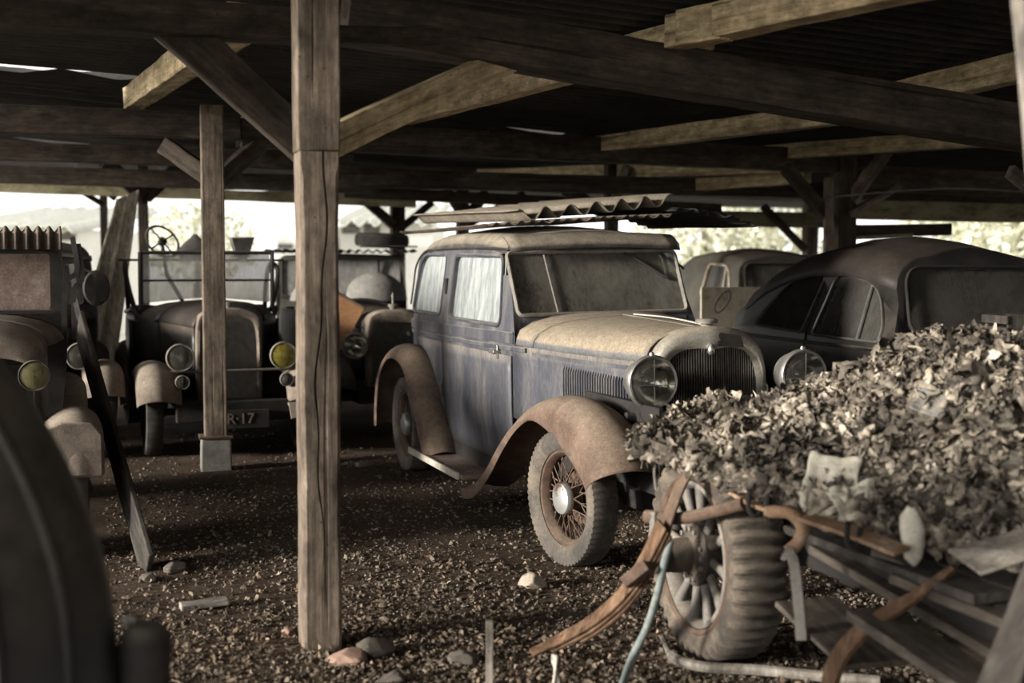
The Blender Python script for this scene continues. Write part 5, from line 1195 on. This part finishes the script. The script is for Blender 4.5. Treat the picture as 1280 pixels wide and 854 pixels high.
a=G(446,585);b=G(480,582); timber('wood_scrap','pale flat scrap of wood lying on the ground right of the nearest post','scrap',(a.x,a.y,.02),(b.x,b.y,.03),.07,.03,'post',wob=.004)
a=G(225,763);b=G(285,757); timber('wood_scrap','grey flat scrap of wood lying in the shade at the lower left','scrap',(a.x,a.y,.015),(b.x,b.y,.02),.07,.03,'greyplank',wob=.004)
ICO=[]; bm=bmesh.new(); bmesh.ops.create_icosphere(bm,subdivisions=1,radius=1); IV=np.array([v.co[:] for v in bm.verts]); IF=[tuple(v.index for v in f.verts) for f in bm.faces]; bm.free()
def gravel(n,seed,smin,smax,pw):
    r=np.random.default_rng(seed); vs=[];fs=[]
    for i in range(n):
        py=535+(r.random()**.85)*340; px=130+r.random()*1050; p=G(px,min(py,880)); 
        d=(noise.noise(Vector((p.x*1.1,p.y*1.1,11)))+.45); 
        if r.random()>d+.35: continue
        s=smin+(smax-smin)*r.random()**pw; J=IV*(1+.28*r.normal(size=(len(IV),1)))*np.array([1,.6+.4*r.random(),.5+.35*r.random()])*s
        a=r.random()*6.28; c_,s_=math.cos(a),math.sin(a); J=J@np.array([[c_,s_,0],[-s_,c_,0],[0,0,1]])
        J+=np.array([p.x,p.y,h2(p.x,p.y)-.012+s*.25]); k=len(vs); vs+=[tuple(q) for q in J]; fs+=[tuple(k+q for q in f) for f in IF]
    return vs,fs
mb=MB(); mb.add(*gravel(32000,21,.003,.0145,2.2)); tag(mb.build('gravel','gravel',None,0,raw=True),'loose small gravel scattered over the earth floor','gravel',None,'stuff')
def pick_floor(r):
    while True:
        py=560+(r.random()**.7)*300; px=120+r.random()*900
        near=math.exp(-(((px-420)/260)**2+((py-800)/90)**2))
        if r.random()<.28+.7*near: break
    p=G(px,py); return p.x,p.y,h2(p.x,p.y)+.002,np.array([0,0,1.])
mb=MB(); mb.add(*flakes(4000,pick_floor,.0025,.010,2,.3,.3,31,2.2,2.4)); tag(mb.build('leaf_litter','chips',None,60,raw=True),'dry leaves and wood chips littering the floor round the nearest post','litter',None,'stuff')
# ================================================================== CAMERA, LIGHT
SKY=1.6; SKY_GLOW=2.5; SUN_E=7.8; EXPO=0.0
cam=bpy.data.cameras.new('camera'); co=bpy.data.objects.new('camera',cam); COL.objects.link(co)
cam.sensor_width=36; cam.lens=FPX/1280*36; co.location=(0,0,EYE); co.rotation_euler=(math.pi/2-PITCH,0,0)
cam.clip_start=.05; cam.clip_end=400
cam.dof.use_dof=True; cam.dof.focus_distance=7.1; cam.dof.aperture_fstop=1.8
S.camera=co
w=bpy.data.worlds.new('sky'); S.world=w; w.use_nodes=True; nt=w.node_tree; nt.nodes.clear()
out=nt.nodes.new('ShaderNodeOutputWorld'); bg=nt.nodes.new('ShaderNodeBackground')
tc=nt.nodes.new('ShaderNodeTexCoord'); dt=nt.nodes.new('ShaderNodeVectorMath'); dt.operation='DOT_PRODUCT'
SUN=Vector((-.9,-.44,.0)).normalized(); EL=R(10); SUN=Vector((SUN.x*math.cos(EL),SUN.y*math.cos(EL),math.sin(EL)))
dt.inputs[1].default_value=SUN; nt.links.new(tc.outputs['Generated'],dt.inputs[0])
glow=math_(nt,'POWER',math_(nt,'MAXIMUM',dt.outputs['Value'],0.0),4.0)
st_=math_(nt,'ADD',math_(nt,'MULTIPLY',glow,SKY_GLOW),SKY)
bg.inputs[0].default_value=(1,.975,.945,1); nt.links.new(st_,bg.inputs[1]); nt.links.new(bg.outputs[0],out.inputs[0])
sl=bpy.data.lights.new('hazy_sun','SUN'); sl.energy=SUN_E; sl.angle=R(9); sl.color=(1,.94,.85)
so=bpy.data.objects.new('hazy_sun',sl); COL.objects.link(so); so.rotation_euler=(-SUN).to_track_quat('-Z','Y').to_euler()
vs=S.view_settings; vs.view_transform='Standard'; vs.look='None'; vs.gamma=1; vs.use_curve_mapping=False; vs.exposure=EXPO
S.cycles.max_bounces=8; S.cycles.diffuse_bounces=4; S.cycles.transparent_max_bounces=12; S.cycles.caustics_reflective=False; S.cycles.caustics_refractive=False
S.cycles.sample_clamp_indirect=6
